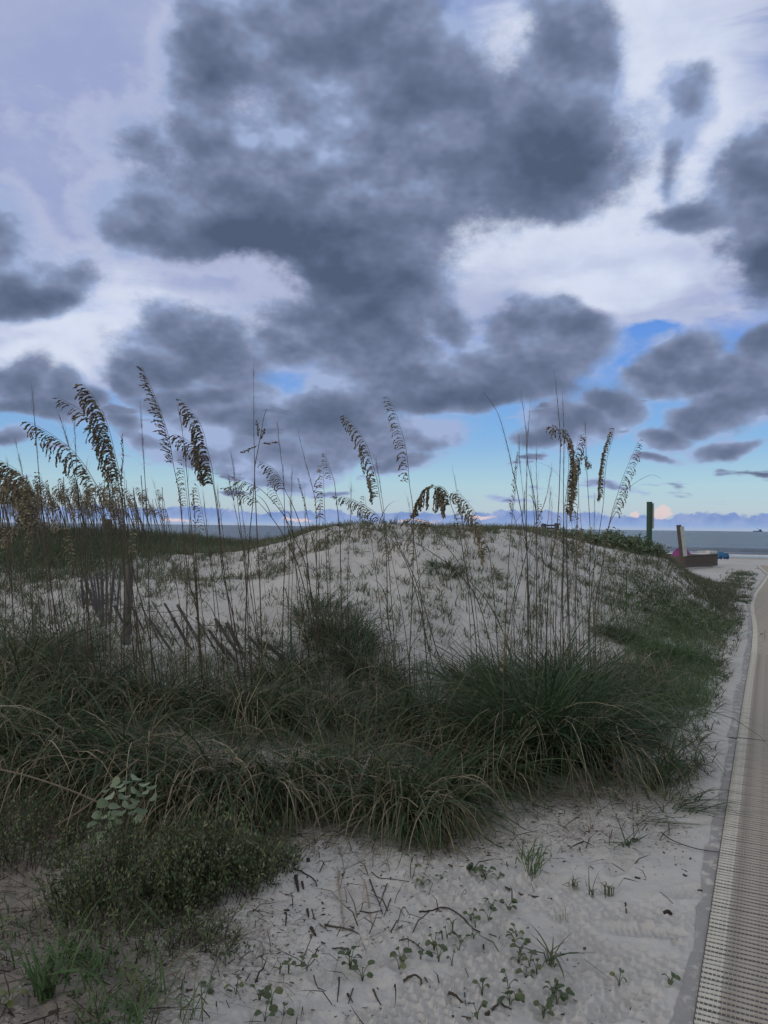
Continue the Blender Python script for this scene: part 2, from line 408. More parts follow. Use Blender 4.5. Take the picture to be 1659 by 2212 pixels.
def mat_water():
    m, t, b, o = material('sea water')
    P = t.new('ShaderNodeTexCoord').outputs['Object']
    x, y, z = t.sep(P)
    s = t.math('ADD', t.math('MULTIPLY', x, .43), t.math('MULTIPLY', y, .903))
    q = t.math('SUBTRACT', t.math('MULTIPLY', x, .903), t.math('MULTIPLY', y, .43))
    V = t.comb(t.math('MULTIPLY', q, .28), s, 0.0)
    w1 = t.noise(V, .22, 4, .6); w2 = t.noise(V, 1.1, 4, .6)
    big = t.noise(t.comb(t.math('MULTIPLY', q, .05), t.math('MULTIPLY', s, .35), 0.0), .10, 4, .6)
    c = t.mix(t.smooth(big, .35, .7), (.095, .135, .18), (.14, .17, .205))
    f_near = t.math('MULTIPLY', t.smooth(s, 103, 89), 1.0)
    c = t.mix(t.math('MULTIPLY', f_near, .6), c, (.20, .18, .165))
    band = t.math('SINE', t.math('ADD', t.math('MULTIPLY', s, .95), t.math('MULTIPLY', t.noise(t.comb(t.math('MULTIPLY', q, .03), t.math('MULTIPLY', s, .1), 0.0), 1.0, 3), 6)))
    fo = t.math('ADD', t.math('ADD', t.math('MULTIPLY', band, .32), t.math('MULTIPLY', f_near, .55)), t.math('MULTIPLY', t.math('SUBTRACT', t.noise(t.comb(t.math('MULTIPLY', q, .25), t.math('MULTIPLY', s, 1.3), 0.0), .5, 5, .65), .5), 1.3))
    foam = t.math('MULTIPLY', t.smooth(fo, .38, .62), t.smooth(s, 112, 96))
    edge = t.smooth(t.math('ADD', s, t.math('MULTIPLY', t.noise(P, .12, 3), 4)), 92.2, 90.6)
    foam = t.math('MAXIMUM', foam, edge)
    t.put(b.inputs['Base Color'], t.mix(foam, c, (.78, .78, .78)))
    t.put(b.inputs['Roughness'], t.math('ADD', .22, t.math('MULTIPLY', foam, .6)))
    b.inputs['IOR'].default_value = 1.33; b.inputs['Specular IOR Level'].default_value = .42
    bump(t, b, t.math('ADD', t.math('MULTIPLY', w1, 1.0), t.math('MULTIPLY', w2, .30)), 1.0, 3.2)
    return m
M_WATER = mat_water()

def polar_grid(rs, ths):
    rr, tt = np.meshgrid(rs, ths, indexing='ij'); x = rr * np.sin(tt); y = rr * np.cos(tt)
    n, m = rr.shape; idx = np.arange(n * m).reshape(n, m)
    f = np.stack([idx[:-1, :-1], idx[:-1, 1:], idx[1:, 1:], idx[1:, :-1]], -1).reshape(-1, 4)[:, ::-1]
    return x.ravel(), y.ravel(), f
def build_ground():
    th = np.concatenate([np.linspace(-math.pi, -.62, 60, endpoint=False), np.linspace(-.62, .62, 620, endpoint=False), np.linspace(.62, math.pi, 61)])
    rs = [.0, .8, 1.3]; r = 1.7
    while r < 7500: rs.append(r); r *= 1.0042 if r < 6.5 else (1.008 if r < 32 else (1.02 if r < 120 else 1.12))
    x, y, f = polar_grid(np.array(rs), th)
    z = Hf(x, y)
    s = shore_s(x, y)
    me = mesh_arrays('ground', np.stack([x, y, z], 1), f, M_SAND, {'litter_shade': litter_shade(x, y) * (np.hypot(x, y) < 12)}, smooth=True)
    tag(link('sand_ground', me), 'pale sand of the dunes and beach', kind='structure')
build_ground()
def build_sea():
    # strips parallel to the shore: s outwards, q along
    ss = [SHORE - 1.5]; 
    while ss[-1] < 9000: ss.append(ss[-1] + (.5 if ss[-1] < 125 else ss[-1] * .02))
    q = np.concatenate([-np.geomspace(8000, 160, 20), np.linspace(-150, 110, 300), np.geomspace(120, 8000, 20)])
    S, Q = np.meshgrid(np.array(ss), q, indexing='ij')
    x = .43 * S + .903 * Q; y = .903 * S - .43 * Q
    z = np.full_like(x, -1.0)
    for s0, h, w in ((94.5, .16, .9), (99.0, .30, 1.1), (106.5, .34, 1.5), (117, .22, 2.0)):
        n = fbm(Q * .035 + s0, S * 0 + s0 * .7, 3); c = s0 + (n - .5) * 9
        amp = h * sst(fbm(Q * .06 + s0 * 2, S * 0 + 3.3, 2), .36, .62)
        z += amp * np.exp(-((S - c) / np.where(S < c, w * .6, w * 1.6)) ** 2)
    n, m = S.shape; idx = np.arange(n * m).reshape(n, m)
    f = np.stack([idx[:-1, :-1], idx[:-1, 1:], idx[1:, 1:], idx[1:, :-1]], -1).reshape(-1, 4)
    nz = np.stack([x.ravel(), y.ravel(), z.ravel()], 1)
    e1 = nz[f[0, 1]] - nz[f[0, 0]]; e2 = nz[f[0, 3]] - nz[f[0, 0]]
    if np.cross(e1, e2)[2] < 0: f = f[:, ::-1]
    tag(link('sea', mesh_arrays('sea', nz, f, M_WATER, smooth=True)), 'grey blue sea with low waves breaking at the beach', kind='structure')
build_sea()
# ------------------------------------------------------------------ plant materials
def mat_leaf(name, stops, rough=.5, trans=.25, nscale=30, spec=.35):
    m, t, b, o = material(name)
    P = t.new('ShaderNodeTexCoord').outputs['Object']
    a = attr(t, 'tint')
    a = t.math('ADD', a, t.math('MULTIPLY', t.math('SUBTRACT', t.noise(P, nscale, 2, .5), .5), .28))
    c = t.ramp(a, stops)
    t.put(b.inputs['Base Color'], c); b.inputs['Roughness'].default_value = rough
    b.inputs['Specular IOR Level'].default_value = spec
    if trans:
        tr = t.new('ShaderNodeBsdfTranslucent'); t.put(tr.inputs[0], c)
        mx = t.new('ShaderNodeMixShader'); mx.inputs[0].default_value = trans
        t.l.new(b.outputs[0], mx.inputs[1]); t.l.new(tr.outputs[0], mx.inputs[2]); t.l.new(mx.outputs[0], o.inputs[0])
    return m
M_BLADE = mat_leaf('grass blade', [(0, (.030, .062, .028)), (.30, (.058, .096, .044)), (.55, (.100, .118, .060)), (.78, (.20, .17, .115)), (1, (.42, .36, .26))])
M_DUNE = mat_leaf('dune grass blade', [(0, (.050, .086, .044)), (.4, (.088, .122, .066)), (.75, (.14, .135, .08)), (1, (.24, .195, .13))])
M_LUSH = mat_leaf('lush grass blade', [(0, (.068, .125, .050)), (.5, (.11, .175, .072)), (1, (.19, .21, .11))])
M_STALK = mat_leaf('sea oat stalk', [(0, (.040, .045, .028)), (.5, (.070, .050, .036)), (1, (.20, .15, .09))], trans=0, nscale=8)
M_SEED = mat_leaf('sea oat seed', [(0, (.080, .066, .048)), (.35, (.155, .130, .088)), (.7, (.27, .235, .155)), (1, (.43, .375, .26))], rough=.6, trans=.12, nscale=60)
M_SHRUB = mat_leaf('small shrub leaf', [(0, (.045, .075, .035)), (.5, (.095, .135, .062)), (1, (.20, .22, .12))], trans=.15)
M_BROAD = mat_leaf('broad leaf', [(0, (.05, .085, .042)), (.5, (.12, .17, .095)), (1, (.27, .33, .22))], rough=.6, trans=.15, nscale=12)
M_VINE = mat_leaf('beach vine leaf', [(0, (.045, .076, .032)), (.6, (.095, .120, .052)), (1, (.20, .21, .075))], rough=.42, trans=.2, nscale=18, spec=.5)
M_TWIG = mat_leaf('dead twig', [(0, (.032, .025, .021)), (.6, (.085, .068, .052)), (1, (.32, .26, .19))], rough=.85, trans=0)

# ------------------------------------------------------------------ vectorised grass blades
def blades(base, phi, th0, bend, L, w, K=6, curl=None, pw=1.3, g=None, floor=True):
    """ribbons that leave the ground at th0 and arch over by `bend` radians; returns verts, quads"""
    n = len(L); t = (np.arange(K) + .5) / K
    g = rng if g is None else g
    curl = g.normal(0, .25, n) if curl is None else curl
    th = th0[:, None] - bend[:, None] * t[None] ** pw
    kk = (g.random(n) < .14) * g.uniform(.5, 1.7, n); kt = g.uniform(.35, .85, n)     # some leaves are broken over
    th = th - kk[:, None] * (t[None] > kt[:, None])
    ph = phi[:, None] + curl[:, None] * t[None] ** 2
    step = (L / K)[:, None]
    d = np.stack([np.cos(th) * np.cos(ph), np.cos(th) * np.sin(ph), np.sin(th)], -1) * step[..., None]
    P = np.concatenate([base[:, None], base[:, None] + np.cumsum(d, 1)], 1)
    if floor:
        gz = Hs(P[:, 1:, 0], P[:, 1:, 1]) + .008 + .03 * g.random((n, 1))
        P[:, 1:, 2] = np.maximum(P[:, 1:, 2], gz)
    tt = np.arange(K + 1) / K
    wid = w[:, None] * np.clip(1.15 * (1 - tt ** 2.2), .04, 1)[None]
    tw = phi + np.pi / 2 + g.normal(0, .7, n)
    side = np.stack([np.cos(tw), np.sin(tw), g.normal(0, .35, n)], -1)[:, None] * wid[..., None] * .5
    V = np.stack([P - side, P + side], 2).reshape(-1, 3)
    i0 = (np.arange(n) * (K + 1) * 2)[:, None] + np.arange(K)[None] * 2
    F = np.stack([i0, i0 + 1, i0 + 3, i0 + 2], -1).reshape(-1, 4)
    return V, F
def tuft_mesh(name, V, F, tint, K, mat, loc):
    a = np.repeat(tint, (K + 1) * 2)
    # tips dry out
    tip = np.tile(np.repeat(np.arange(K + 1) / K, 2), len(tint))
    return mesh_arrays(name, V - np.asarray(loc)[None], F, mat, {'tint': np.clip(a + .22 * (tip > .8), 0, 1)})
def tussock(name, uv, n, rad, Lr, label, cat='grass', straw=.35, droop=1.0, dirb=None, group=None, loc=None, mat=None, w=(.005, .0115), k_rad=1.0, th=(42, 88), tintb=0.0, stiff=0.0, K=8):
    """one clump of arching sea oat leaves; every leaf a bent ribbon"""
    rad = rad * .72
    c = hit(*uv) if loc is None else np.array([loc[0], loc[1], H1(*loc)])
    rr = rad * np.sqrt(rng.random(n)); an = rng.random(n) * 2 * np.pi
    # shoots: leaves come in bundles
    ns = max(4, n // 9); sx = rad * np.sqrt(rng.random(ns)); sa = rng.random(ns) * 2 * np.pi; pick = rng.integers(0, ns, n)
    bx = c[0] + sx[pick] * np.cos(sa[pick]) * k_rad + rng.normal(0, .012, n); by = c[1] + sx[pick] * np.sin(sa[pick]) + rng.normal(0, .012, n)
    bz = Hs(bx, by) - .01
    out = np.arctan2(by - c[1], bx - c[0])
    phi = out + rng.normal(0, 1.0, n)
    if dirb is not None:
        phi = np.where(rng.random(n) < .45, np.radians(dirb) + rng.normal(0, .6, n), phi)
    rel = sx[pick] / rad
    th0 = np.radians(np.clip(rng.uniform(th[0], th[1], n) - 22 * rel, 12, 90))
    L = np.where(rng.random(n) < .06, 1.25, 1.0) * rng.uniform(Lr[0], Lr[1], n) * (1.05 - .25 * rel)
    bend = np.radians(rng.gamma(4.0, 24, n)) * droop * (1 - stiff) + .15
    wid = rng.uniform(w[0], w[1], n)
    tint = np.clip(rng.beta(1.3, 2.6, n) * .75 + tintb, 0, 1)
    dead = rng.random(n) < straw * .85
    tint = np.where(dead, rng.uniform(.6, 1.0, n), tint)
    bend = np.where(dead, bend * 1.35 + .3, bend); L = np.where(dead, L * .85, L); wid = np.where(dead, wid * .75, wid)
    th0 = np.where(dead, th0 * .85, th0)
    if Lr[1] > .72 and mat is None:                                # long bleached leaves arching out on the side that hangs free
        m = int(n * (.03 + .16 * straw)); q = rng.integers(0, n, m); a = np.where(rng.random(m) < .6, rng.normal(-1.57, .8, m), rng.random(m) * 6.283)
        bx = np.append(bx, bx[q]); by = np.append(by, by[q] - .03); bz = Hs(bx, by) - .01; phi = np.append(phi, a); th0 = np.append(th0, np.radians(rng.uniform(55, 85, m))); bend = np.append(bend, np.radians(rng.uniform(115, 205, m)))
        L = np.append(L, rng.uniform(.55, .95, m) * Lr[1]); wid = np.append(wid, rng.uniform(.005, .0085, m)); tint = np.append(tint, rng.uniform(.66, .96, m))
    V, F = blades(np.stack([bx, by, bz], 1), phi, th0, bend, L, wid, K)
    o = link(name, tuft_mesh(name, V, F, tint, K, mat or M_BLADE, c), None, tuple(c))
    return tag(o, label, cat, group)
# ------------------------------------------------------------------ foreground tussocks, each a plant of its own
G1 = 'big sea oat tussocks along the front of the dune'
TUSS = [
 # u, v of base, leaves, radius, leaf length, straw share, droop, label, extra
 ((885, 1760), 900, .34, (.55, .98), .42, 1.25, 'front tussock in the middle, straw coloured leaves arching down onto the sand', dict(dirb=-80, tintb=.06)),
 ((1010, 1700), 700, .28, (.5, .9), .30, 1.2, 'tussock right of the middle one, long pale green leaves sweeping to the right', dict(dirb=-25)),
 ((745, 1715), 650, .30, (.5, .9), .45, 1.1, 'tangled brown and green tussock left of the middle one above the small leafy plant', dict()),
 ((1160, 1655), 900, .30, (.55, 1.0), .20, .72, 'dark green tussock of tall upright leaves on the right edge of the clump', dict(th=(62, 90), tintb=-.1)),
 ((1262, 1650), 800, .24, (.45, .80), .22, 1.0, 'dark rounded tussock farthest right, beside bare sand and the mat', dict(th=(60, 90), tintb=-.1)),
 ((1400, 1610), 160, .14, (.25, .5), .25, .9, 'small upright tussock of green blades just right of the dark clump', dict(th=(60, 90))),
 ((590, 1735), 700, .32, (.55, .95), .55, 1.2, 'straw and brown tussock behind the small leafed shrub', dict(dirb=-60)),
 ((440, 1730), 800, .32, (.6, 1.0), .60, 1.3, 'large hanging tussock of dead brown leaves behind the round leaved plant', dict(dirb=-110)),
 ((290, 1695), 800, .34, (.6, 1.0), .55, 1.3, 'tussock of drooping grey brown leaves at the left behind the round leaved plant', dict(dirb=-140)),
 ((110, 1665), 700, .34, (.5, .95), .40, 1.1, 'dark tangled tussock near the left edge of the photo', dict()),
 ((-30, 1640), 600, .34, (.5, .9), .30, 1.0, 'dark green tussock cut off by the left edge of the photo', dict()),
 ((930, 1590), 700, .32, (.55, .95), .25, 1.0, 'green tussock in the second row straight behind the middle one', dict()),
 ((1110, 1560), 700, .30, (.5, .9), .18, .68, 'second row tussock at the foot of the right hand group of tall stalks', dict(th=(60, 90))),
 ((1225, 1540), 700, .28, (.5, .85), .18, .68, 'second row tussock under the rightmost tall seed heads', dict(th=(60, 90), tintb=-.05)),
 ((680, 1560), 650, .32, (.5, .9), .35, 1.0, 'second row tussock in front of the fallen fence slats', dict()),
 ((520, 1560), 650, .32, (.5, .9), .40, 1.0, 'second row tussock under the tall thin stalk with a torn seed cluster', dict()),
 ((360, 1540), 650, .32, (.5, .9), .40, 1.0, 'second row tussock below the leaning fence slats', dict()),
 ((200, 1520), 650, .34, (.5, .9), .35, 1.0, 'second row tussock to the left of the fence post', dict()),
 ((40, 1480), 600, .36, (.5, .9), .30, 1.0, 'second row tussock below the heavy left seed heads', dict()),
 ((800, 1480), 450, .32, (.45, .8), .25, .9, 'low green tussock between the two tall stalks of the centre', dict(th=(55, 90))),
 ((620, 1465), 420, .34, (.4, .75), .30, .9, 'low tussock growing through the fallen right end of the fence', dict()),
 ((120, 1420), 380, .42, (.45, .8), .30, .9, 'grassy tussock on the slope left of the fence fan', dict()),
 ((1010, 1490), 380, .30, (.4, .75), .30, .9, 'thin tussock between the centre and the right hand stalks', dict(th=(55, 90))),
 ((1345, 1500), 300, .30, (.25, .5), .35, 1.0, 'loose tussock of pale curled leaves right of the tall stalks', dict()),
]
for uv, n, rad, Lr, straw, dr, lab, ex in TUSS:
    hgt = rng.uniform(.92, 1.25) * (1.28 if uv[0] > 1090 and uv[0] < 1330 else (.92 if 780 < uv[0] < 1060 else (.78 if 180 < uv[0] < 700 and uv[1] < 1600 else 1))); ex.setdefault('tintb', rng.uniform(-.06, .08))
    tussock('sea_oat_tussock', uv, int(n * .85), rad, (Lr[0] * hgt, Lr[1] * hgt), lab, straw=straw, droop=dr, group=G1, **ex)
# mid-distance plants on the dune
tussock('dune_tussock', (735, 1390), 800, .44, (.30, .68), 'dense round green tussock standing alone on the middle of the sand slope', straw=.22, droop=.8, th=(55, 90), w=(.004, .008))
tussock('dune_tussock', (690, 1330), 350, .40, (.30, .60), 'lighter loose tussock behind the dense round one on the slope', straw=.35, droop=.8, th=(60, 90), w=(.004, .008))
tussock('dune_tussock', (1440, 1420), 1300, .50, (.16, .36), 'dark bushy green mound of grass on the right flank of the dune', straw=.12, droop=.8, th=(45, 90), w=(.004, .007), tintb=-.05, mat=M_LUSH)
tussock('dune_tussock', (1350, 1380), 700, .42, (.16, .34), 'dark leafy tangle left of the bushy mound on the right flank', straw=.2, droop=.9, th=(45, 90), w=(.004, .007), tintb=-.1)
tussock('dune_tussock', (960, 1235), 260, .32, (.15, .35), 'small dark tuft high on the open sand of the dune', straw=.2, droop=.7, th=(30, 90), w=(.005, .009), tintb=-.05)

# ------------------------------------------------------------------ ground cover nobody could count
def scatter(n, xr, yr, fn, seed):
    g = np.random.default_rng(seed); X = []; Y = []; tot = 0
    while tot < n:
        x = g.uniform(*xr, 40000); y = g.uniform(*yr, 40000)
        k = g.random(40000) < fn(x, y); X.append(x[k]); Y.append(y[k]); tot += k.sum()
        if len(X) > 400: break
    return np.concatenate(X)[:n], np.concatenate(Y)[:n], g
def uvw(x, y, z):
    """photo grid position of ground points, used only to read plant density off the photograph"""
    c = _R3.T @ np.stack([x, y, z - CAM_H]); return 829.5 + FD * c[0] / -c[2], 1106 - FD * c[1] / -c[2]
def gauss(u, v, cu, cv, ru, rv): return np.exp(-((u - cu) / ru) ** 2 - ((v - cv) / rv) ** 2)
def dens_dune(x, y):
    s, t = st(x, y); u, v = uvw(x, y, Hs(x, y))
    base = (.34 + .6 * sst(fbm(x * .9 + 7, y * .9 + 3, 3), .42, .66)) * sst(fbm(x * 3.5, y * 3.5, 2), .30, .62)
    d = base * sst(t, .35, 1.4) * sst(y, 5.0, 7.0)
    d = d + .8 * gauss(u, v, 1440, 1330, 120, 110) + .45 * gauss(u, v, 1400, 1210, 110, 30) + .55 * gauss(u, v, 1400, 1470, 110, 80) + .30 * gauss(u, v, 1540, 1340, 60, 120) * (t > .15) + .25 * gauss(u, v, 1480, 1240, 90, 30)
    d = d + .8 * sst(-x, 2.4, 5.5) * sst(y, 8.5, 12.5) + .45 * gauss(u, v, 450, 1190, 260, 22) + .40 * gauss(u, v, 500, 1400, 300, 45) + .7 * gauss(u, v, 60, 1300, 170, 140)
    d = d + .35 * gauss(u, v, 300, 1290, 170, 60) + .16 * gauss(u, v, 1150, 1230, 200, 25) + .40 * gauss(u, v, 950, 1150, 300, 14) + .25 * gauss(u, v, 950, 1300, 260, 70)
    far = 1 - .75 * sst(y, 24, 34)
    return np.clip(d, 0, 1) * sst(t, .10, .30) * far * (shore_s(x, y) < 50)
def build_cover():
    n = 46000
    x, y, g = scatter(n, (-15, 9), (4.6, 30), dens_dune, 21)
    n = len(x)
    k = g.integers(4, 9, n); idx = np.repeat(np.arange(n), k); m = len(idx)
    bx = x[idx] + g.normal(0, .022, m); by = y[idx] + g.normal(0, .022, m)
    lush = sst(-x, 2.4, 5.5) * sst(y, 8.5, 12)
    sc = (.62 + .9 * lush)[idx]
    L = g.uniform(.07, .26, m) * sc * 1.25; phi = g.random(m) * 6.283
    th0 = np.radians(g.uniform(38, 90, m)); bend = np.radians(g.gamma(3, 18, m))
    w = g.uniform(.0035, .0075, m) * (.9 + .035 * by)
    tint = np.clip(np.repeat(g.beta(1.6, 1.8, n), k) + g.normal(0, .15, m) - .25 * lush[idx], 0, 1)
    V, F = blades(np.stack([bx, by, Hs(bx, by) - .006], 1), phi, th0, bend, L, w, 3, g=g, floor=False)
    tag(link('dune_grass', tuft_mesh('dune_grass', V, F, tint, 3, M_DUNE, (0, 0, 0))), 'short grass shoots scattered over the sand dune', kind='stuff')
    # soft lush patch on the right flank
    def dl(x, y):
        u, v = uvw(x, y, Hs(x, y)); s, t = st(x, y)
        return np.clip(1.2 * gauss(u, v, 1455, 1495, 85, 60) + .7 * gauss(u, v, 1465, 1360, 85, 60) + .4 * gauss(u, v, 1390, 1540, 60, 40) + .25 * gauss(u, v, 1360, 1330, 90, 70), 0, 1) * (t > .25)
    x, y, g = scatter(16000, (1.5, 7), (5.0, 13), dl, 33); m = len(x)
    L = g.uniform(.06, .24, m); phi = g.random(m) * 6.283; th0 = np.radians(g.uniform(25, 90, m)); bend = np.radians(g.gamma(3, 22, m)); w = g.uniform(.0025, .0055, m)
    V, F = blades(np.stack([x, y, Hs(x, y) - .006], 1), phi, th0, bend, L, w, 4, g=g, floor=False)
    tag(link('low_green_grass', tuft_mesh('low_green_grass', V, F, np.clip(g.beta(1.5, 2, m), 0, 1), 4, M_LUSH, (0, 0, 0))), 'soft low green grass on the right flank of the dune', kind='stuff')
    # tall grass mass under the far stand of sea oats on the left
    def df(x, y): return np.clip(sst(-x, 2.3, 4.8) * sst(y, 12.0, 14.5) * (1 - sst(y, 21, 24)), 0, 1) * (x / y > -.68)
    x, y, g = scatter(14000, (-15, -2), (11, 24), df, 44); m = len(x)
    L = g.uniform(.18, .46, m); phi = g.random(m) * 6.283; th0 = np.radians(g.uniform(50, 90, m)); bend = np.radians(g.gamma(3, 22, m)); w = g.uniform(.006, .013, m)
    V, F = blades(np.stack([x, y, Hs(x, y) - .02], 1), phi, th0, bend, L, w, 4, g=g, floor=False)
    tag(link('tall_dune_grass', tuft_mesh('tall_dune_grass', V, F, np.clip(g.beta(1.6, 2.2, m), 0, 1), 4, M_DUNE, (0, 0, 0))), 'thick dark grass covering the far left dune', kind='stuff')
    # filler between the foreground tussocks
    def dn(x, y):
        u, v = uvw(x, y, Hs(x, y)); 
        lim = np.interp(u, [-200, 0, 300, 600, 1000, 1100, 1350, 1450, 1500], [1600, 1640, 1680, 1715, 1715, 1640, 1620, 1500, 1400])
        top = np.interp(u, [-200, 0, 400, 700, 900, 1100, 1350, 1450], [1330, 1370, 1420, 1450, 1470, 1450, 1430, 1430])
        return sst(lim - v, 0, 30) * sst(v - top, 0, 50) * np.where((u > 870) & (u < 1010) & (v < 1520), .35, 1) * (u < 1450)
    x, y, g = scatter(5500, (-4.2, 3.2), (3.6, 9), dn, 55); m = len(x)
    L = g.uniform(.25, .75, m); phi = g.random(m) * 6.283; th0 = np.radians(g.uniform(35, 90, m)); bend = np.radians(g.gamma(4, 24, m)); w = g.uniform(.003, .0065, m)
    V, F = blades(np.stack([x, y, Hs(x, y) - .01], 1), phi, th0, bend, L, w, 6, g=g)
    tag(link('tangled_grass', tuft_mesh('tangled_grass', V, F, np.clip(np.where(g.random(m) < .4, g.uniform(.6, 1, m), g.beta(1.5, 3, m)), 0, 1), 6, M_BLADE, (0, 0, 0))), 'tangle of fine leaves filling in between the tussocks', kind='stuff')
    # thin shoots creeping over the sand near the mat
    def dr(x, y):
        s, t = st(x, y); u, v = uvw(x, y, Hs(x, y))
        a = .9 * np.exp(-((t - .55) / .40) ** 2) * sst(y, 5, 6.5) * (1 - sst(y, 20, 34)) * sst(fbm(x * 2.2, y * 2.2, 2), .36, .6)
        b = .8 * gauss(u, v, 1450, 1640, 110, 60) + .45 * gauss(u, v, 1380, 1700, 130, 40)
        return np.clip(a + b, 0, 1) * (t > .14)
    x, y, g = scatter(1500, (.8, 16), (4.0, 32), dr, 66); n = len(x)
    k = g.integers(3, 8, n); idx = np.repeat(np.arange(n), k); m = len(idx)
    L = g.uniform(.06, .22, m); phi = g.random(m) * 6.283; th0 = np.radians(g.uniform(15, 70, m)); bend = np.radians(g.gamma(3, 18, m)); w = g.uniform(.004, .007, m) * (1 + .05 * y[idx])
    V, F = blades(np.stack([x[idx] + g.normal(0, .012, m), y[idx] + g.normal(0, .012, m), Hs(x[idx], y[idx])], 1), phi, th0, bend, L, w, 4, g=g)
    tag(link('creeping_shoots', tuft_mesh('creeping_shoots', V, F, np.clip(g.beta(1.4, 2.4, m), 0, 1), 4, M_DUNE, (0, 0, 0))), 'short creeping shoots on the sand beside the mat', kind='stuff')
build_cover()
# ------------------------------------------------------------------ sea oats: stem, seed head and leaves
def crom(P, n=5):
    P = [np.asarray(p, float) for p in P]; Q = [2 * P[0] - P[1]] + P + [2 * P[-1] - P[-2]]; o = []
    for i in range(1, len(Q) - 2):
        for k in range(n):
            t = k / n
            o.append(.5 * ((2 * Q[i]) + (-Q[i - 1] + Q[i + 1]) * t + (2 * Q[i - 1] - 5 * Q[i] + 4 * Q[i + 1] - Q[i + 2]) * t * t + (-Q[i - 1] + 3 * Q[i] - 3 * Q[i + 1] + Q[i + 2]) * t ** 3))
    o.append(P[-1]); return np.array(o)
def spikelet(mb, p, d, ln, wd, tint):
    """flat pointed spikelet with a raised keel"""
    d = d / np.linalg.norm(d); e = np.cross(d, rng.normal(0, 1, 3)); e /= np.linalg.norm(e); f = np.cross(d, e)
    V = [p, p + d * ln * .30 + e * wd * .42, p + d * ln * .30 - e * wd * .42, p + d * ln * .68 + e * wd * .5, p + d * ln * .68 - e * wd * .5, p + d * ln * 1.0, p + d * ln * .45 + f * wd * .22, p + d * ln * .45 - f * wd * .22]
    mb.add(V, [(0, 1, 6), (1, 3, 6), (3, 5, 6), (5, 4, 6), (4, 2, 6), (2, 0, 6), (1, 0, 7), (3, 1, 7), (5, 3, 7), (4, 5, 7), (2, 4, 7), (0, 2, 7)], tint)
def panicle(mb, rach, side, size=1.0, dense=1.0, hang=.5, tint=.3, narrow=1.0, spk=1.0):
    """rach: points from tip to neck. side: unit vector the branches are blown towards."""
    seg = np.linalg.norm(np.diff(rach, axis=0), axis=1); cum = np.concatenate([[0], np.cumsum(seg)]); tot = cum[-1]
    def P(s): return np.array([np.interp(s, cum, rach[:, k]) for k in range(3)])
    def T(s): a = P(max(s - .01, 0)) - P(min(s + .01, tot)); return a / np.linalg.norm(a)
    mb.tube(rach, [.0008 + .0014 * (c / tot) for c in cum], 4, tint * .6)
    n = int(tot / .0175 * dense); s = .006
    for i in range(n):
        s = (i + .5 + rng.uniform(-.3, .3)) / n * tot; f = s / tot
        env = (.30 + 1.0 * math.sin(min(f * 1.25 + .06, 1) * math.pi * .62)) * (1.0 if f < .82 else 1 - (f - .82) * 2.2)
        ln = .125 * size * env * rng.uniform(.6, 1.2) * narrow * (1 + .55 * max(0, hang - .9))
        if ln < .02: ln = .02
        t = T(s); sd = side + rng.normal(0, .40, 3) * np.array([.6, 1.0, .5]); sd -= t * sd.dot(t); sd /= np.linalg.norm(sd) + 1e-6
        d = t * rng.uniform(.55, .9) + sd * rng.uniform(.55, .95) * (narrow if narrow < 1 else 1)
        d /= np.linalg.norm(d)
        k = max(2, int(ln / .011)); p = P(s); pts = [p]
        for j in range(k):
            d = d + np.array([side[0] * .05, 0, -1]) * hang * (.16 + .12 * j) * .9 + rng.normal(0, .03, 3); d /= np.linalg.norm(d)
            p = p + d * ln / k; pts.append(p)
            sl = .0275 * size ** .5 * spk * rng.uniform(.75, 1.15)
            dd = d + rng.normal(0, .22, 3); spikelet(mb, p, dd, sl, sl * .50, float(np.clip(tint + rng.normal(0, .16), 0, 1)))
        mb.tube(pts, .0006, 3, tint * .7, cap=False)
def awns(mb, rach, tint=.2, n=34):
    """bare stalk with only fine upright bristles left on it"""
    seg = np.linalg.norm(np.diff(rach, axis=0), axis=1); cum = np.concatenate([[0], np.cumsum(seg)]); tot = cum[-1]
    for i in range(n):
        s = tot * rng.uniform(.10, 1.0); p = np.array([np.interp(s, cum, rach[:, k]) for k in range(3)])
        q = np.array([np.interp(max(s - .05, 0), cum, rach[:, k]) for k in range(3)]); t = (q - p); t /= np.linalg.norm(t) + 1e-9
        d = t + rng.normal(0, .12, 3); ln = rng.uniform(.04, .12)
        mb.tube([p, p + d * ln * .5, p + d * ln + rng.normal(0, .008, 3)], [.0008, .0006, .0003], 3, tint, cap=False)
GS = 'sea oat stalks rising from the front tussocks'
def stem_leaf(root, p, az, L, drop, w=.006, tint=.35):
    n = 8; pts = []; th = R(72); q = np.array(p, float); V = []; F = []
    sd = np.array([-math.sin(az + .4), math.cos(az + .4), .2]); 
    for i in range(n + 1):
        ww = w * max(1.1 * (1 - (i / n) ** 2), .05); V += [q - sd * ww / 2, q + sd * ww / 2]
        th -= drop / n * (0.5 + i / n); q = q + np.array([math.cos(th) * math.cos(az), math.cos(th) * math.sin(az), math.sin(th)]) * L / n
    for i in range(n): F.append((2 * i, 2 * i + 1, 2 * i + 3, 2 * i + 2))
    mb = MB(); o = root.location; mb.add([np.array(v) - np.array(o) for v in V], F, tint); mb.build('leaf', M_BLADE, root)
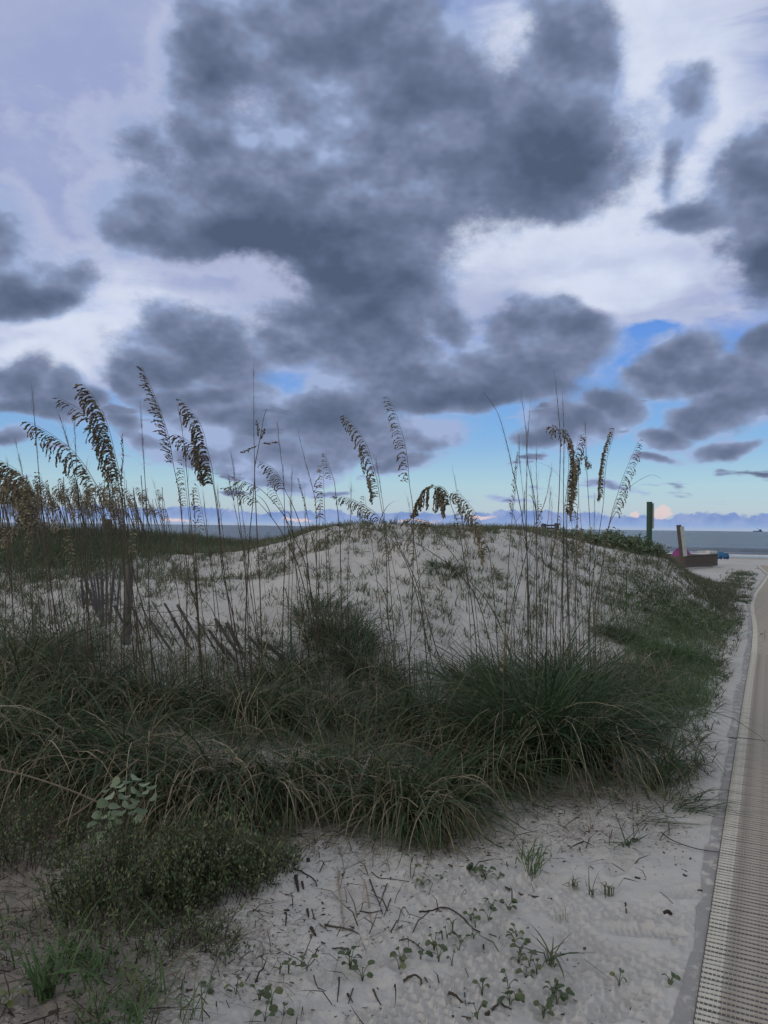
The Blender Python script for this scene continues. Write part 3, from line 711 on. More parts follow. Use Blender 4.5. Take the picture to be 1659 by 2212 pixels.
def stalk(pts, kind, label, neck=None, side=-1, size=1.0, hang=.5, tint=.3, dense=1.0, narrow=1.0, r=.0032, lean=None, leaves=1, st_t=.4, yd=None, group=GS, spk=1.0):
    """pts on the photo grid from tip to base; neck = index of the point where the seed head starts"""
    b = hit(*pts[-1]); y0 = b[1] if yd is None else yd
    if yd is not None: b = at_depth(*pts[-1], yd); b[2] = H1(b[0], b[1])
    lean = rng.uniform(-.22, .16) if lean is None else lean
    vtop = min(p[1] for p in pts); vb = pts[-1][1]
    W3 = [at_depth(u, v, y0 + lean * ((vb - v) / (vb - vtop + 1)) ** 1.3) for u, v in pts[:-1]] + [b + np.array([0, 0, -.03])]
    C = crom(W3, 5); root = thing('sea_oat_stalk', b, label, 'sea oats', group); o = np.array(root.location)
    C = C - o
    r *= 1.45; nk = (neck if neck is not None else 1) * 5
    if kind == 'bare': nk = 0
    mb = MB(); S = C[max(nk - 1, 0):]; k = len(S)
    rad = [max(.0009, r * (.35 + .65 * (i / (k - 1)) ** .6)) if kind != 'bare' else max(.0006, r * (i / (k - 1)) ** .55) for i in range(k)]
    mb.tube(S, rad, 5, st_t); 
    for q in np.linspace(.35, .9, 4):                      # nodes on the stem
        i = int(q * (k - 1)); 
        if 0 < i < k - 1: mb.tube([S[i] + np.array([0, 0, .004]), S[i] - np.array([0, 0, .004])], rad[i] * 1.35, 5, st_t * .6)
    mb.build('stem', M_STALK, root)
    if kind == 'oat':
        h = MB(); panicle(h, C[:nk + 1], np.array([side * 1.0, rng.uniform(-.4, .3), -.25]), size, dense, hang, tint, narrow, spk); h.build('seed_head', M_SEED, root)
    elif kind == 'bare':
        h = MB(); m = max(4, int(len(C) * .42)); awns(h, C[:m], .25); h.build('seed_head', M_SEED, root)
    for i in range(leaves):
        q = rng.uniform(.55, .85); p = C[int(q * (len(C) - 1))] + o
        stem_leaf(root, p, rng.uniform(0, 6.28), rng.uniform(.3, .55), R(rng.uniform(60, 150)), tint=rng.uniform(.1, .7))
    return root
X = [
 # tip ... base, kind, label, options
 ([(180,829),(214,872),(235,925),(249,982),(258,1020),(261,1042),(270,1090),(288,1231),(317,1347),(350,1540)],'oat','tallest thick dark seed head on the left, its branches combed to the left',dict(neck=5,size=1.15,hang=.35,tint=.16,dense=1.35)),
 ([(124,857),(152,872),(184,893),(216,925),(236,975),(252,1030),(266,1100),(284,1260),(330,1545)],'oat','thin seed head reaching left from behind the tallest dark one',dict(neck=4,size=.75,hang=.35,tint=.18,dense=.7)),
 ([(60,910),(99,930),(149,966),(179,1000),(202,1036),(232,1092),(258,1165),(280,1320),(300,1530)],'oat','sparse seed head arching left above the small leaning ones, left of the tallest',dict(neck=4,size=.95,hang=.45,tint=.18,dense=.95)),
 ([(-8,990),(30,1010),(63,1040),(83,1085),(93,1132),(99,1175),(109,1264),(132,1380),(155,1520)],'oat','heavy brown seed head arching out past the left edge of the photo',dict(neck=4,size=1.2,hang=.3,tint=.42,dense=1.4)),
 ([(-20,1045),(20,1040),(55,1065),(80,1100),(92,1150),(102,1260),(120,1500)],'oat','second heavy brown seed head just below the top one at the left edge',dict(neck=4,size=1.15,hang=.35,tint=.48,dense=1.4)),
 ([(8,1175),(30,1145),(62,1125),(90,1135),(105,1170),(130,1260),(175,1510)],'oat','low brown seed head drooping to the left at the left edge',dict(neck=3,size=.9,hang=.6,tint=.6,dense=.9)),
 ([(308,793),(324,831),(341,870),(360,927),(369,966),(375,1006),(387,1066),(397,1165),(410,1264),(427,1330),(445,1545)],'oat','very tall narrow dark seed head pointing up against the clouds, left of the middle',dict(neck=5,size=.72,hang=.16,tint=.10,dense=1.25,narrow=.8)),
 ([(397,866),(427,905),(440,935),(447,966),(458,1010),(463,1050),(473,1115),(480,1231),(503,1330),(545,1545)],'oat','full dark seed head with ragged pale lower branches, right of the very tall narrow one',dict(neck=5,size=.98,hang=.6,tint=.16,dense=1.3)),
 ([(377,938),(400,948),(425,968),(446,996),(458,1035),(470,1110),(485,1240),(530,1540)],'oat','smaller dark seed head hooking left beside the full ragged one',dict(neck=4,size=.8,hang=.6,tint=.18,dense=1.1)),
 ([(69,834),(78,950),(88,1066),(99,1165),(140,1500)],'bare','tall thin bare stalk nearest the left edge',dict()),
 ([(33,952),(50,1033),(58,1150),(78,1430)],'bare','short thin bare stalk at the far left edge',dict(r=.0024)),
 ([(127,894),(146,953),(159,1016),(172,1099),(205,1470)],'bare','thin bare stalk between the two arching seed heads on the left',dict(r=.0026)),
 ([(161,914),(165,1000),(172,1148),(190,1470)],'bare','short thin straight stalk behind the left arching seed head',dict(r=.0024)),
 ([(302,854),(308,950),(314,1049),(321,1165),(322,1297),(332,1510)],'bare','straight thin bare stalk just left of the very tall narrow seed head',dict(r=.0030)),
 ([(381,857),(394,933),(403,1016),(410,1099),(420,1214),(427,1330),(440,1530)],'bare','straight thin bare stalk between the very tall narrow and the full ragged seed heads',dict(r=.0028)),
 ([(265,943),(267,985),(264,1020),(263,1056),(270,1140),(290,1330),(320,1540)],'oat','short upright needle shaped seed head touching the right side of the tallest dark one',dict(neck=3,size=.5,hang=.05,tint=.2,narrow=.3,dense=1.0)),
 ([(419,1066),(421,1100),(422,1130),(422,1165),(425,1260),(440,1500)],'oat','pale straight seed spike low in front of the sea, left of the middle',dict(neck=3,size=.5,hang=.05,tint=.6,narrow=.3,dense=1.0)),
 ([(499,973),(509,1049),(519,1132),(529,1231),(545,1500)],'bare','thin bare stalk between the full ragged seed head and the tall dark spike',dict(r=.0026)),
 ([(486,1056),(504,1052),(522,1058),(549,1076),(561,1088),(582,1112),(605,1144),(629,1189),(653,1254),(700,1460)],'oat','olive seed head bending far to the left above the sea, lower of a pair',dict(neck=4,size=.62,hang=.5,tint=.42,dense=1.2)),
 ([(500,1036),(520,1038),(540,1045),(564,1058),(591,1085),(617,1120),(641,1174),(662,1230),(705,1450)],'oat','olive seed head bending far to the left above the sea, upper of a pair',dict(neck=3,size=.55,hang=.45,tint=.4,dense=1.1)),
 ([(549,768),(548,912),(550,1016),(547,1076),(540,1150),(536,1225),(531,1329),(528,1500)],'bare','tallest of all the thin spikes, dark and straight, left of the middle',dict(r=.0036)),
 ([(598,909),(607,987),(612,1031),(615,1120),(615,1210),(612,1300),(608,1500)],'bare','thin straight spike right of the torn seed cluster',dict(r=.0028)),
 ([(566,997),(588,1010),(606,1034),(617,1061),(632,1091),(647,1129),(659,1174),(665,1225),(690,1450)],'oat','small dark seed head leaning left beside the thin straight spike',dict(neck=3,size=.6,hang=.6,tint=.25,dense=1.1)),
 ([(580,1015),(588,1040),(598,1068),(612,1100),(622,1140),(640,1230),(672,1450)],'oat','thin hanging seed head just under the small dark one, left of the middle',dict(neck=3,size=.4,hang=.8,tint=.35,dense=.8)),
 ([(644,932),(659,995),(674,1049),(683,1106),(684,1240),(684,1329),(690,1480)],'bare','thin bare spike standing alone left of the middle, over the dark cloud base',dict(r=.0028)),
 ([(647,1039),(652,1060),(659,1085),(665,1118),(674,1165),(683,1210),(700,1440)],'oat','short narrow seed spike low in front of the sky, left of the middle',dict(neck=3,size=.4,hang=.2,tint=.4,narrow=.35)),
 ([(702,981),(708,998),(714,1016),(722,1040),(726,1076),(734,1150),(736,1240),(742,1460)],'oat','small dark comb shaped seed head left of the large middle pair',dict(neck=3,size=.42,hang=.7,tint=.25,dense=1.1)),
 ([(744,894),(760,912),(780,940),(795,968),(806,1005),(815,1040),(821,1079),(829,1129),(835,1210),(838,1329),(850,1418),(858,1550)],'oat','large seed head in the middle with hanging brown tassels, left one of the large pair',dict(neck=6,size=.78,hang=1.0,tint=.34,dense=.85,spk=1.1)),
 ([(839,859),(853,885),(862,915),(870,940),(876,963),(881,1001),(885,1049),(891,1091),(893,1150),(891,1269),(885,1418),(886,1550)],'oat','large seed head in the middle with short upper tufts, right one of the large pair',dict(neck=6,size=.62,hang=.55,tint=.25,dense=.75)),
 ([(723,1077),(740,1073),(758,1077),(781,1088),(805,1103),(823,1122),(844,1144),(867,1189),(903,1269),(960,1455)],'oat','dark seed head bowed left just above the dune crest in the middle',dict(neck=5,size=.68,hang=.7,tint=.28,dense=1.2)),
 ([(689,1180),(700,1165),(720,1152),(745,1146),(781,1140),(815,1146),(850,1170),(890,1250),(940,1450)],'oat','brown seed head bowed low over the pale dune sand, left of the middle',dict(neck=5,size=.72,hang=.8,tint=.6,dense=.8)),
 ([(759,1046),(757,1130),(751,1240),(752,1329),(755,1480)],'bare','thin bare stalk left of the large middle pair, top against the pale sky',dict(r=.0026)),
 ([(811,990),(823,1061),(832,1130),(842,1250),(860,1500)],'bare','thin bare stalk between the large middle pair',dict(r=.0024)),
 ([(899,1103),(908,1080),(927,1057),(951,1050),(967,1065),(975,1093),(990,1136),(1003,1209),(1017,1291),(1027,1374),(1040,1550)],'oat','thick umbrella shaped seed head with long hanging clusters right of the middle',dict(neck=5,size=.95,hang=1.25,tint=.38,dense=1.8,spk=1.1)),
 ([(979,1062),(997,1070),(1017,1093),(1037,1126),(1050,1165),(1058,1202),(1066,1275),(1073,1374),(1085,1540)],'oat','straw coloured seed head hanging down to the right of the umbrella shaped one',dict(neck=5,size=.85,hang=1.3,tint=.6,dense=1.0,spk=1.1)),
 ([(872,1136),(890,1122),(911,1123),(937,1136),(964,1179),(994,1219),(1017,1258),(1060,1311),(1105,1420),(1120,1540)],'oat','olive seed head at the dune crest on a stem crossing down to the right',dict(neck=3,size=.7,hang=.7,tint=.45,dense=1.2)),
 ([(840,1195),(862,1172),(890,1170),(930,1192),(994,1242),(1040,1320),(1090,1530)],'oat','faded brown seed head hanging over the sand below the dune crest',dict(neck=2,size=.7,hang=1.0,tint=.7,dense=.8)),
 ([(1041,843),(1073,888),(1093,951),(1106,1010),(1119,1070),(1132,1143),(1139,1209),(1142,1358),(1146,1530)],'bare','bristly bare spike curving to the left, leftmost of the tall right hand group',dict(r=.0036)),
 ([(1125,840),(1136,928),(1139,994),(1152,1060),(1159,1126),(1159,1291),(1160,1530)],'bare','bristly straight spike, left one of a pair in the right hand group',dict(r=.0034)),
 ([(1146,862),(1139,961),(1138,1027),(1137,1093),(1139,1225),(1146,1350),(1152,1530)],'bare','bristly straight spike, right one of a pair in the right hand group',dict(r=.0034)),
 ([(1120,938),(1124,1010),(1132,1093),(1138,1200),(1140,1500)],'bare','fine short spike just left of the bristly pair',dict(r=.0022)),
 ([(1121,981),(1116,1020),(1113,1060),(1110,1090),(1106,1120),(1099,1209),(1093,1325),(1083,1535)],'oat','slim upright pale seed head against pale sky, left side of the right hand group',dict(neck=4,size=.42,hang=.25,tint=.45,narrow=.6,dense=1.1)),
 ([(1159,953),(1159,1030),(1165,1143),(1175,1242),(1185,1500)],'bare','fine bare stalk right of the bristly pair',dict(r=.0024)),
 ([(1197,800),(1205,878),(1210,944),(1209,1027),(1204,1126),(1189,1225),(1182,1325),(1178,1530)],'bare','tallest dark spike of the right hand group',dict(r=.0038)),
 ([(1215,845),(1218,945),(1217,1060),(1218,1192),(1215,1325),(1222,1530)],'bare','dark spike touching the right side of the tallest one',dict(r=.0036)),
 ([(1189,923),(1205,930),(1218,945),(1226,972),(1228,1010),(1224,1060),(1218,1110),(1216,1192),(1212,1325),(1208,1530)],'oat','dense mop shaped seed head hanging in the centre of the right hand group',dict(neck=6,size=.72,hang=1.5,tint=.36,dense=1.9,spk=1.1,side=1)),
 ([(1250,940),(1246,965),(1238,990),(1230,1020),(1226,1060),(1224,1192),(1228,1325),(1235,1530)],'oat','looser seed head spilling to the right of the dense mop shaped one',dict(neck=4,size=.75,hang=1.2,tint=.32,dense=1.1,side=1)),
 ([(1277,1000),(1262,990),(1252,998),(1250,1030),(1250,1075),(1247,1120),(1245,1209),(1243,1325),(1250,1530)],'oat','hanging olive seed head right of the mop shaped one, like a folded umbrella',dict(neck=4,size=.55,hang=1.6,tint=.45,dense=1.7,spk=1.1)),
 ([(1265,908),(1266,981),(1270,1060),(1275,1159),(1273,1280),(1268,1530)],'bare','thin straight spike between the hanging seed heads of the right hand group',dict(r=.0028)),
 ([(1328,931),(1322,954),(1313,985),(1309,1010),(1306,1043),(1304,1080),(1298,1126),(1288,1192),(1278,1275),(1273,1374),(1285,1530)],'oat','straw coloured seed head hanging straight down, second from the right',dict(neck=5,size=.62,hang=1.5,tint=.5,dense=1.5,spk=1.1)),
 ([(1379,951),(1364,987),(1347,1027),(1334,1067),(1321,1110),(1311,1159),(1298,1242),(1285,1325),(1290,1530)],'oat','open airy seed head leaning right, rightmost of all',dict(neck=4,size=.72,hang=.8,tint=.28,dense=.8,side=1,spk=.85)),
 ([(1212,1120),(1209,1160),(1206,1215),(1203,1275),(1200,1360),(1200,1530)],'oat','withered straw coloured seed spike low inside the right hand group',dict(neck=3,size=.5,hang=.7,tint=.85,narrow=.5)),
 ([(1090,1325),(1092,1380),(1088,1460),(1083,1555)],'oat','withered orange brown seed strand hanging low in front of the right hand tussocks',dict(neck=2,size=.5,hang=1.0,tint=.8,narrow=.4,yd=4.4,leaves=0)),
 ([(1100,1085),(1120,1150),(1128,1230),(1110,1330),(1120,1530)],'bare','bent grey stalk crossing behind the right hand group',dict(r=.0028)),
 ([(1192,1010),(1178,1080),(1150,1150),(1128,1230),(1104,1320),(1080,1520)],'bare','stalk leaning to the right across the bristly pair',dict(r=.0030)),
]
for pts, kind, label, ex in X: stalk(pts, kind, label, **ex)
# the tall stalk with the torn cluster: two or three stiff spikelet fans
def torn():
    r_ = stalk([(594,853),(573,891),(564,936),(556,978),(550,1016),(552,1076),(556,1165),(561,1254),(564,1359),(568,1530)], 'none', 'tall stalk carrying a small torn cluster of seeds, left of the middle', r=.0032)
    o = np.array(r_.location); mb = MB()
    for (u, v), (du, dv) in (((560, 945), (-6, -34)), ((566, 958), (34, -2)), ((556, 962), (-34, 16)), ((562, 950), (10, -20))):
        p = at_depth(u, v, o[1] - .05) - o; q = at_depth(u + du, v + dv, o[1] - .05) - o; k = 6
        mb.tube([p, q], .0012, 3, .2, cap=False)
        for j in range(k):
            w = p + (q - p) * (j + 1) / k
            for e in range(2): spikelet(mb, w - (q - p) * .1, (q - p) / np.linalg.norm(q - p) + rng.normal(0, .4, 3), .026, .012, float(rng.uniform(.1, .35)))
    mb.build('seed_head', M_SEED, r_)
torn()

# generic stalks copied through the far stand and around the front
def proto(kind, h, lean, size, tint, seed_side=-1):
    P = [np.array([lean * 1.0 * (1 - k / 6) ** 1.7 * h * .5, rng.normal(0, .01), h * (1 - k / 6)]) for k in range(7)]
    if kind == 'oat': P[0] = P[0] + np.array([seed_side * .05, 0, -.03])
    C = crom(P, 3); mb = MB()
    mb.tube(C[3:] if kind == 'oat' else C, .0052, 4, .35)
    h_ = MB()
    if kind == 'oat': panicle(h_, C[:5], np.array([seed_side, .1, -.2]), size * .85, .75, .5, tint, spk=1.15)
    else: awns(h_, C[:4], .2, 8)
    return mb, h_
GF = 'sea oat stalks in the dense stand on the far left dune'
def far_stand():
    g = np.random.default_rng(77); protos = []
    for i, (k, h, l, s) in enumerate((('oat', 1.05, -.42, .95), ('oat', .92, -.6, .85), ('bare', 1.15, -.15, 0), ('oat', 1.2, -.3, 1.0), ('bare', .9, -.35, 0), ('oat', .85, -.7, .8))):
        a, b = proto(k, h, l, s, [.55, .45, 0, .5, 0, .65][i]); protos.append((a, b, k))
    meshes = []
    for a, b, k in protos:
        m = MB(); m.v = list(a.v); m.f = list(a.f); m.a = list(a.a); m.m = [0] * len(a.f); o = len(m.v)
        m.v += b.v; m.f += [tuple(i + o for i in f) for f in b.f]; m.a += b.a; m.m += [1] * len(b.f)
        ob = m.build('tmp', [M_STALK, M_SEED]); meshes.append(ob.data); bpy.data.objects.remove(ob)
    lab = 'tan sea oat stalk bowing left in the dense stand on the far left dune'
    for i in range(235):
        u = g.uniform(-30, 345) if i < 215 else g.uniform(300, 380); d = g.uniform(13.2, 20.5) if i % 3 else g.uniform(12.0, 15)
        p = at_depth(u, 1165, d); x, y = p[0], p[1]; z = float(Hs(x, y)) - .02
        j = int(g.choice(6, p=[.22, .16, .18, .16, .14, .14])); 
        o = link('sea_oat_stalk', meshes[j], None, (x, y, z)); o.rotation_euler = (g.normal(0, .05), g.normal(0, .07), g.normal(0, .5)); s = g.uniform(.85, 1.28) * (1.0 if u > 120 else 1.1); o.scale = (s, s, s)
        tag(o, lab if j in (0, 1, 3, 5) else 'bare thin sea oat stalk without seeds in the dense stand on the far left dune', 'sea oats', GF if j in (0, 1, 3, 5) else 'bare stalks in the dense stand on the far left dune')
    # nearer and larger ones in front of the stand
    spots = [((128, 1130), 'oat seed head left of the tallest stalk, small and tan, low over the far dune', 9.4, 1.15, 0), ((160, 1125), None, 9.8, 1.15, 1), ((190, 1130), None, 9.2, 1.1, 5), ((222, 1130), None, 9.6, 1.15, 0), ((250, 1128), None, 9.0, 1.2, 3), ((300, 1130), None, 9.7, 1.1, 1), ((95, 1130), None, 9.6, 1.1, 5), ((25, 1130), None, 9.8, 1.1, 0), ((270, 1130), None, 10.5, 1.2, 0), ((205, 1130), None, 10.8, 1.2, 5), ((60, 1130), None, 10.2, 1.2, 3), ((140, 1130), None, 10.9, 1.2, 1)]
    for (u, v), _, d, s, j in spots:
        p = at_depth(u, v, d); x, y = p[0], p[1]
        o = link('sea_oat_stalk', meshes[j], None, (x, y, float(Hs(x, y)) - .02)); o.rotation_euler = (0, g.normal(0, .05), g.normal(0, .3)); s *= 1.05; o.scale = (s, s, s)
        tag(o, 'olive brown sea oat stalk in front of the dense far stand, behind the fence', 'sea oats', 'sea oat stalks between the fence and the far stand')
far_stand()

def extra():
    g = np.random.default_rng(123); lab = 'plain thin stalk without a notable head among the front sea oats'
    for i in range(64):
        u = float(g.choice([g.uniform(0, 330), g.uniform(400, 720), g.uniform(820, 1060), g.uniform(1090, 1300)], p=[.30, .22, .10, .38])); v0 = g.uniform(1440, 1560)
        top = g.uniform(985, 1190); du = g.uniform(-75, 12) if u < 1050 else g.uniform(-35, 45)
        pts = [(u + du, top), (u + du * .7, top + (v0 - top) * .22), (u + du * .35, top + (v0 - top) * .5), (u + du * .1, top + (v0 - top) * .8), (u, v0)]
        if g.random() < .30: stalk(pts, 'oat', 'small faded seed head low among the front sea oats', neck=1, side=-1 if u < 1050 else 1, size=.5, hang=.8, tint=.55, dense=.8, r=.0026, group='small low seed heads among the front stalks')
        else: stalk(pts, 'bare', lab, r=.0026, group='plain thin stalks among the front sea oats')
extra()
# arching thin leaf against the sky at the right
def arch_leaf():
    b = hit(1296, 1530); pts = [(1428,1034),(1412,1026),(1395,1030),(1368,1046),(1345,1068),(1325,1105),(1308,1170),(1300,1300),(1296,1530)]
    C = crom([at_depth(u, v, b[1]) for u, v in pts], 4); mb = MB(); mb.tube(C, list(np.linspace(.0008, .0026, len(C))), 4, .35)
    tag(mb.build('grass_leaf', M_STALK, loc=b), 'single thin leaf arching right from the rightmost stalks against the sky', 'grass leaf')
    b = hit(1354, 1330); mb = MB(); mb.tube([at_depth(1352, 1330, b[1]), at_depth(1354, 1229, b[1])], [.011, .007], 6, .1)
    tag(mb.build('green_stem', M_LUSH, loc=b), 'short stiff green stem standing alone left of the bushy green mound', 'plant stem')
arch_leaf()
# ------------------------------------------------------------------ woods, paint, plastics
def mat_wood(name, c1, c2, rough=.85, sc=14):
    m, t, b, o = material(name)
    P = t.new('ShaderNodeTexCoord').outputs['Object']
    g = t.noise(t.vmath('MULTIPLY', P, (1, 1, .08)), sc * 6, 4, .6, dist=.4)
    n = t.noise(P, sc, 4, .6)
    c = t.mix(t.smooth(g, .3, .7), c1, c2)
    c = t.mix(t.math('MULTIPLY', t.smooth(n, .5, .75), .45), c, tuple(v * .55 for v in c1))
    c = t.mix(t.math('MULTIPLY', attr(t, 'tint'), .30), c, (.30, .29, .28))
    t.put(b.inputs['Base Color'], c); b.inputs['Roughness'].default_value = rough; b.inputs['Specular IOR Level'].default_value = .2
    bump(t, b, g, .5, .004); return m
def mat_plain(name, c, rough=.6, var=.25, sc=9, spec=.4, bumpd=0):
    m, t, b, o = material(name)
    P = t.new('ShaderNodeTexCoord').outputs['Object']; n = t.noise(P, sc, 5, .6)
    t.put(b.inputs['Base Color'], t.mix(t.math('MULTIPLY', t.smooth(n, .4, .75), 1.0), c, tuple(v * (1 - var) for v in c)))
    b.inputs['Roughness'].default_value = rough; b.inputs['Specular IOR Level'].default_value = spec
    if bumpd: bump(t, b, t.noise(P, sc * 8, 3), .5, bumpd)
    return m
M_SLAT = mat_wood('weathered grey slat', (.055, .052, .058), (.115, .108, .118))
M_POST = mat_wood('weathered fence post', (.085, .08, .078), (.15, .14, .135))
M_BROWNW = mat_wood('brown timber', (.075, .062, .055), (.135, .112, .098))
M_GREEN = mat_wood('green painted timber', (.040, .080, .062), (.062, .108, .085), .6)
M_WIRE = mat_plain('rusty wire', (.045, .035, .03), .7)
M_SIGNP = mat_plain('pale sign plate', (.42, .46, .44), .5)
M_PINK = mat_plain('magenta cloth', (.24, .05, .20), .8)
M_BLUE = mat_plain('blue plastic', (.03, .16, .34), .4)
M_NAVY = mat_plain('dark blue plastic', (.03, .05, .14), .4)
M_WHITE = mat_plain('white plastic', (.62, .62, .60), .5, .15)
M_GREYW = mat_wood('grey stand timber', (.07, .075, .085), (.11, .115, .13))

# ------------------------------------------------------------------ sand fence, half fallen
def fence():
    D = 7.2
    pb = at_depth(276, 1355, D); pb[2] = H1(pb[0], pb[1])
    root = thing('sand_fence', pb, 'old grey wooden sand fence with loose slats, leaning and half fallen behind the front tussocks', 'fence'); o = np.array(root.location)
    # post
    mb = MB(); a = at_depth(272, 1365, D) - o; b = at_depth(280, 1220, D) - o; a[2] = min(a[2], -.1)
    ax = [a, a + (b - a) * .3, a + (b - a) * .6, a + (b - a) * .97, b]
    mb.tube(ax, [.041, .040, .039, .038, .033], 10); mb.build('post', M_POST, root)
    f = lambda x, y: (54.9 + x * .3637, 1069.8 + y * .3637)
    L = [((565, 425), (540, 740), .35), ((527, 430), (505, 700), .5), ((485, 425), (480, 720), .6), ((452, 450), (460, 720), .5), ((425, 462), (447, 705), .2), ((405, 480), (440, 720), .3), ((385, 470), (432, 730), .2),
         ((350, 490), (420, 690), .3), ((332, 500), (350, 700), .1), ((330, 545), (440, 745), .6), ((345, 610), (425, 750), 1.0), ((322, 585), (432, 765), 1.0), ((310, 640), (400, 770), .9), ((286, 655), (380, 800), .6), ((262, 665), (345, 800), .2), ((300, 700), (370, 820), .3)]
    slm = []
    def slat(p, q, tint, w=.036, nm='slat'):
        p = np.array(p); q = np.array(q); d = q - p; ln = np.linalg.norm(d)
        mb = MB(); mb.box((0, 0, ln / 2), (w, .009, ln), None, tint)
        # split, uneven top end
        mb.v[-2] = (mb.v[-2][0], mb.v[-2][1], mb.v[-2][2] + rng.uniform(-.02, .012)); mb.v[-1] = (mb.v[-1][0], mb.v[-1][1], mb.v[-1][2] + rng.uniform(-.012, .02))
        ob = mb.build(nm, M_SLAT, root); ob.location = tuple(p)
        q_ = Vector(d).to_track_quat('Z', 'Y'); ob.rotation_mode = 'QUATERNION'
        ob.rotation_quaternion = q_ @ Euler((0, 0, rng.normal(0, .2))).to_quaternion()
        return ob
    tops = []
    n = len(L)
    for i, (tp, bt, ti) in enumerate(L):
        d = D + .25 + .11 * i
        t_ = at_depth(*f(*tp), d) - o; b_ = at_depth(*f(*bt), d) - o
        b_ = b_ + (b_ - t_) * .25
        slat(b_, t_, ti, .038); tops.append((t_, b_))
    Rr = [((525, 655), (600, 790), .4), ((620, 640), (695, 790), .3), ((680, 640), (800, 870), .2), ((750, 628), (940, 935), .55), ((825, 640), (965, 880), .6), ((905, 655), (1010, 835), .8), ((740, 740), (850, 900), .4),
          ((1015, 730), (1150, 955), .6), ((1130, 735), (1240, 905), .7), ((1195, 755), (1290, 935), .7), ((870, 725), (950, 870), .3), ((1090, 800), (1200, 960), .4), ((1330, 840), (1440, 965), 1.0), ((1420, 870), (1530, 970), 1.0), ((1160, 880), (1240, 975), .8), ((1480, 895), (1570, 960), .8)]
    tr = []
    for i, (tp, bt, ti) in enumerate(Rr):
        d = D - .15 - .03 * i
        t_ = at_depth(*f(*tp), d) - o; b_ = at_depth(*f(*bt), d + .12) - o
        b_ = b_ + (b_ - t_) * .2
        slat(b_, t_, ti, .044); tr.append((t_, b_))
    for k in (.18, .52, .80):
        mb = MB(); P = [t_ + (b_ - t_) * k + np.array([0, -.014, 0]) for t_, b_ in tops]
        mb.tube(P, .0022, 4); mb.build('wire', M_WIRE, root)
    tr2 = [tr[i] for i in (0, 1, 2, 3, 4, 5, 7, 8, 9, 12, 13, 15)]
    for k in (.16, .62):
        mb = MB(); P = crom([t_ + (b_ - t_) * k + np.array([0, -.016, rng.normal(0, .006)]) for t_, b_ in tr2], 3); mb.tube(P, .0026, 4); mb.build('wire', M_WIRE, root)
fence()

# ------------------------------------------------------------------ posts, stand, box and beach things
def place_box(mb, p, q, w, dpt, m=0, a=0.0, twist=0.0):
    p = Vector(tuple(p)); q = Vector(tuple(q)); d = q - p
    M = d.to_track_quat('Z', 'Y').to_matrix() @ Matrix.Rotation(twist, 3, 'Z')
    mb.box((p + q) / 2, (w, dpt, d.length), M, a, m)
def green_post():
    d = 15.2; b = at_depth(1402, 1190, d); b[2] = H1(b[0], b[1])
    root = thing('marker_post', b, 'tall green painted square post with a pale plate on its side, rising over the dune', 'post'); o = np.array(root.location)
    t = at_depth(1403, 1085, d) - o; q = t * 1.0; 
    mb = MB(); place_box(mb, (0, 0, -.2), t, .076, .076, twist=R(22)); 
    mb.box(Vector(tuple(t)) + Vector((0, 0, .004)), (.079, .079, .010), Matrix.Rotation(R(22), 3, 'Z')); mb.build('shaft', M_GREEN, root)
    mb = MB(); c = t * .80 + np.array([.047 * math.cos(R(22)) + .012, -.0 + .02, 0])
    M = Matrix.Rotation(R(22), 3, 'Z'); mb.box(Vector(tuple(t - np.array([0, 0, .27]))) + M @ Vector((.056, 0, 0)), (.016, .115, .50), M)
    mb.build('sign_plate', M_SIGNP, root)
green_post()
def brown_post():
    d = 25.0; b = at_depth(1474, 1206, d); root_b = b.copy(); root_b[2] = H1(b[0], b[1])
    root = thing('leaning_post', root_b, 'brown timber post leaning left with a pale strip sign, beside the wooden box', 'post'); o = np.array(root.location)
    t = at_depth(1466, 1134, d) - o; b0 = b - o; b0 = b0 + (b0 - t) * (.15); 
    mb = MB(); place_box(mb, b0, t, .11, .11, twist=R(15)); mb.build('shaft', M_BROWNW, root)
    mb = MB(); u = (t - b0) / np.linalg.norm(t - b0); place_box(mb, t - u * 1.02 + np.array([.085, -.02, 0]), t - u * .05 + np.array([.085, -.02, 0]), .03, .15, twist=R(15)); mb.build('sign_plate', M_SIGNP, root)
brown_post()
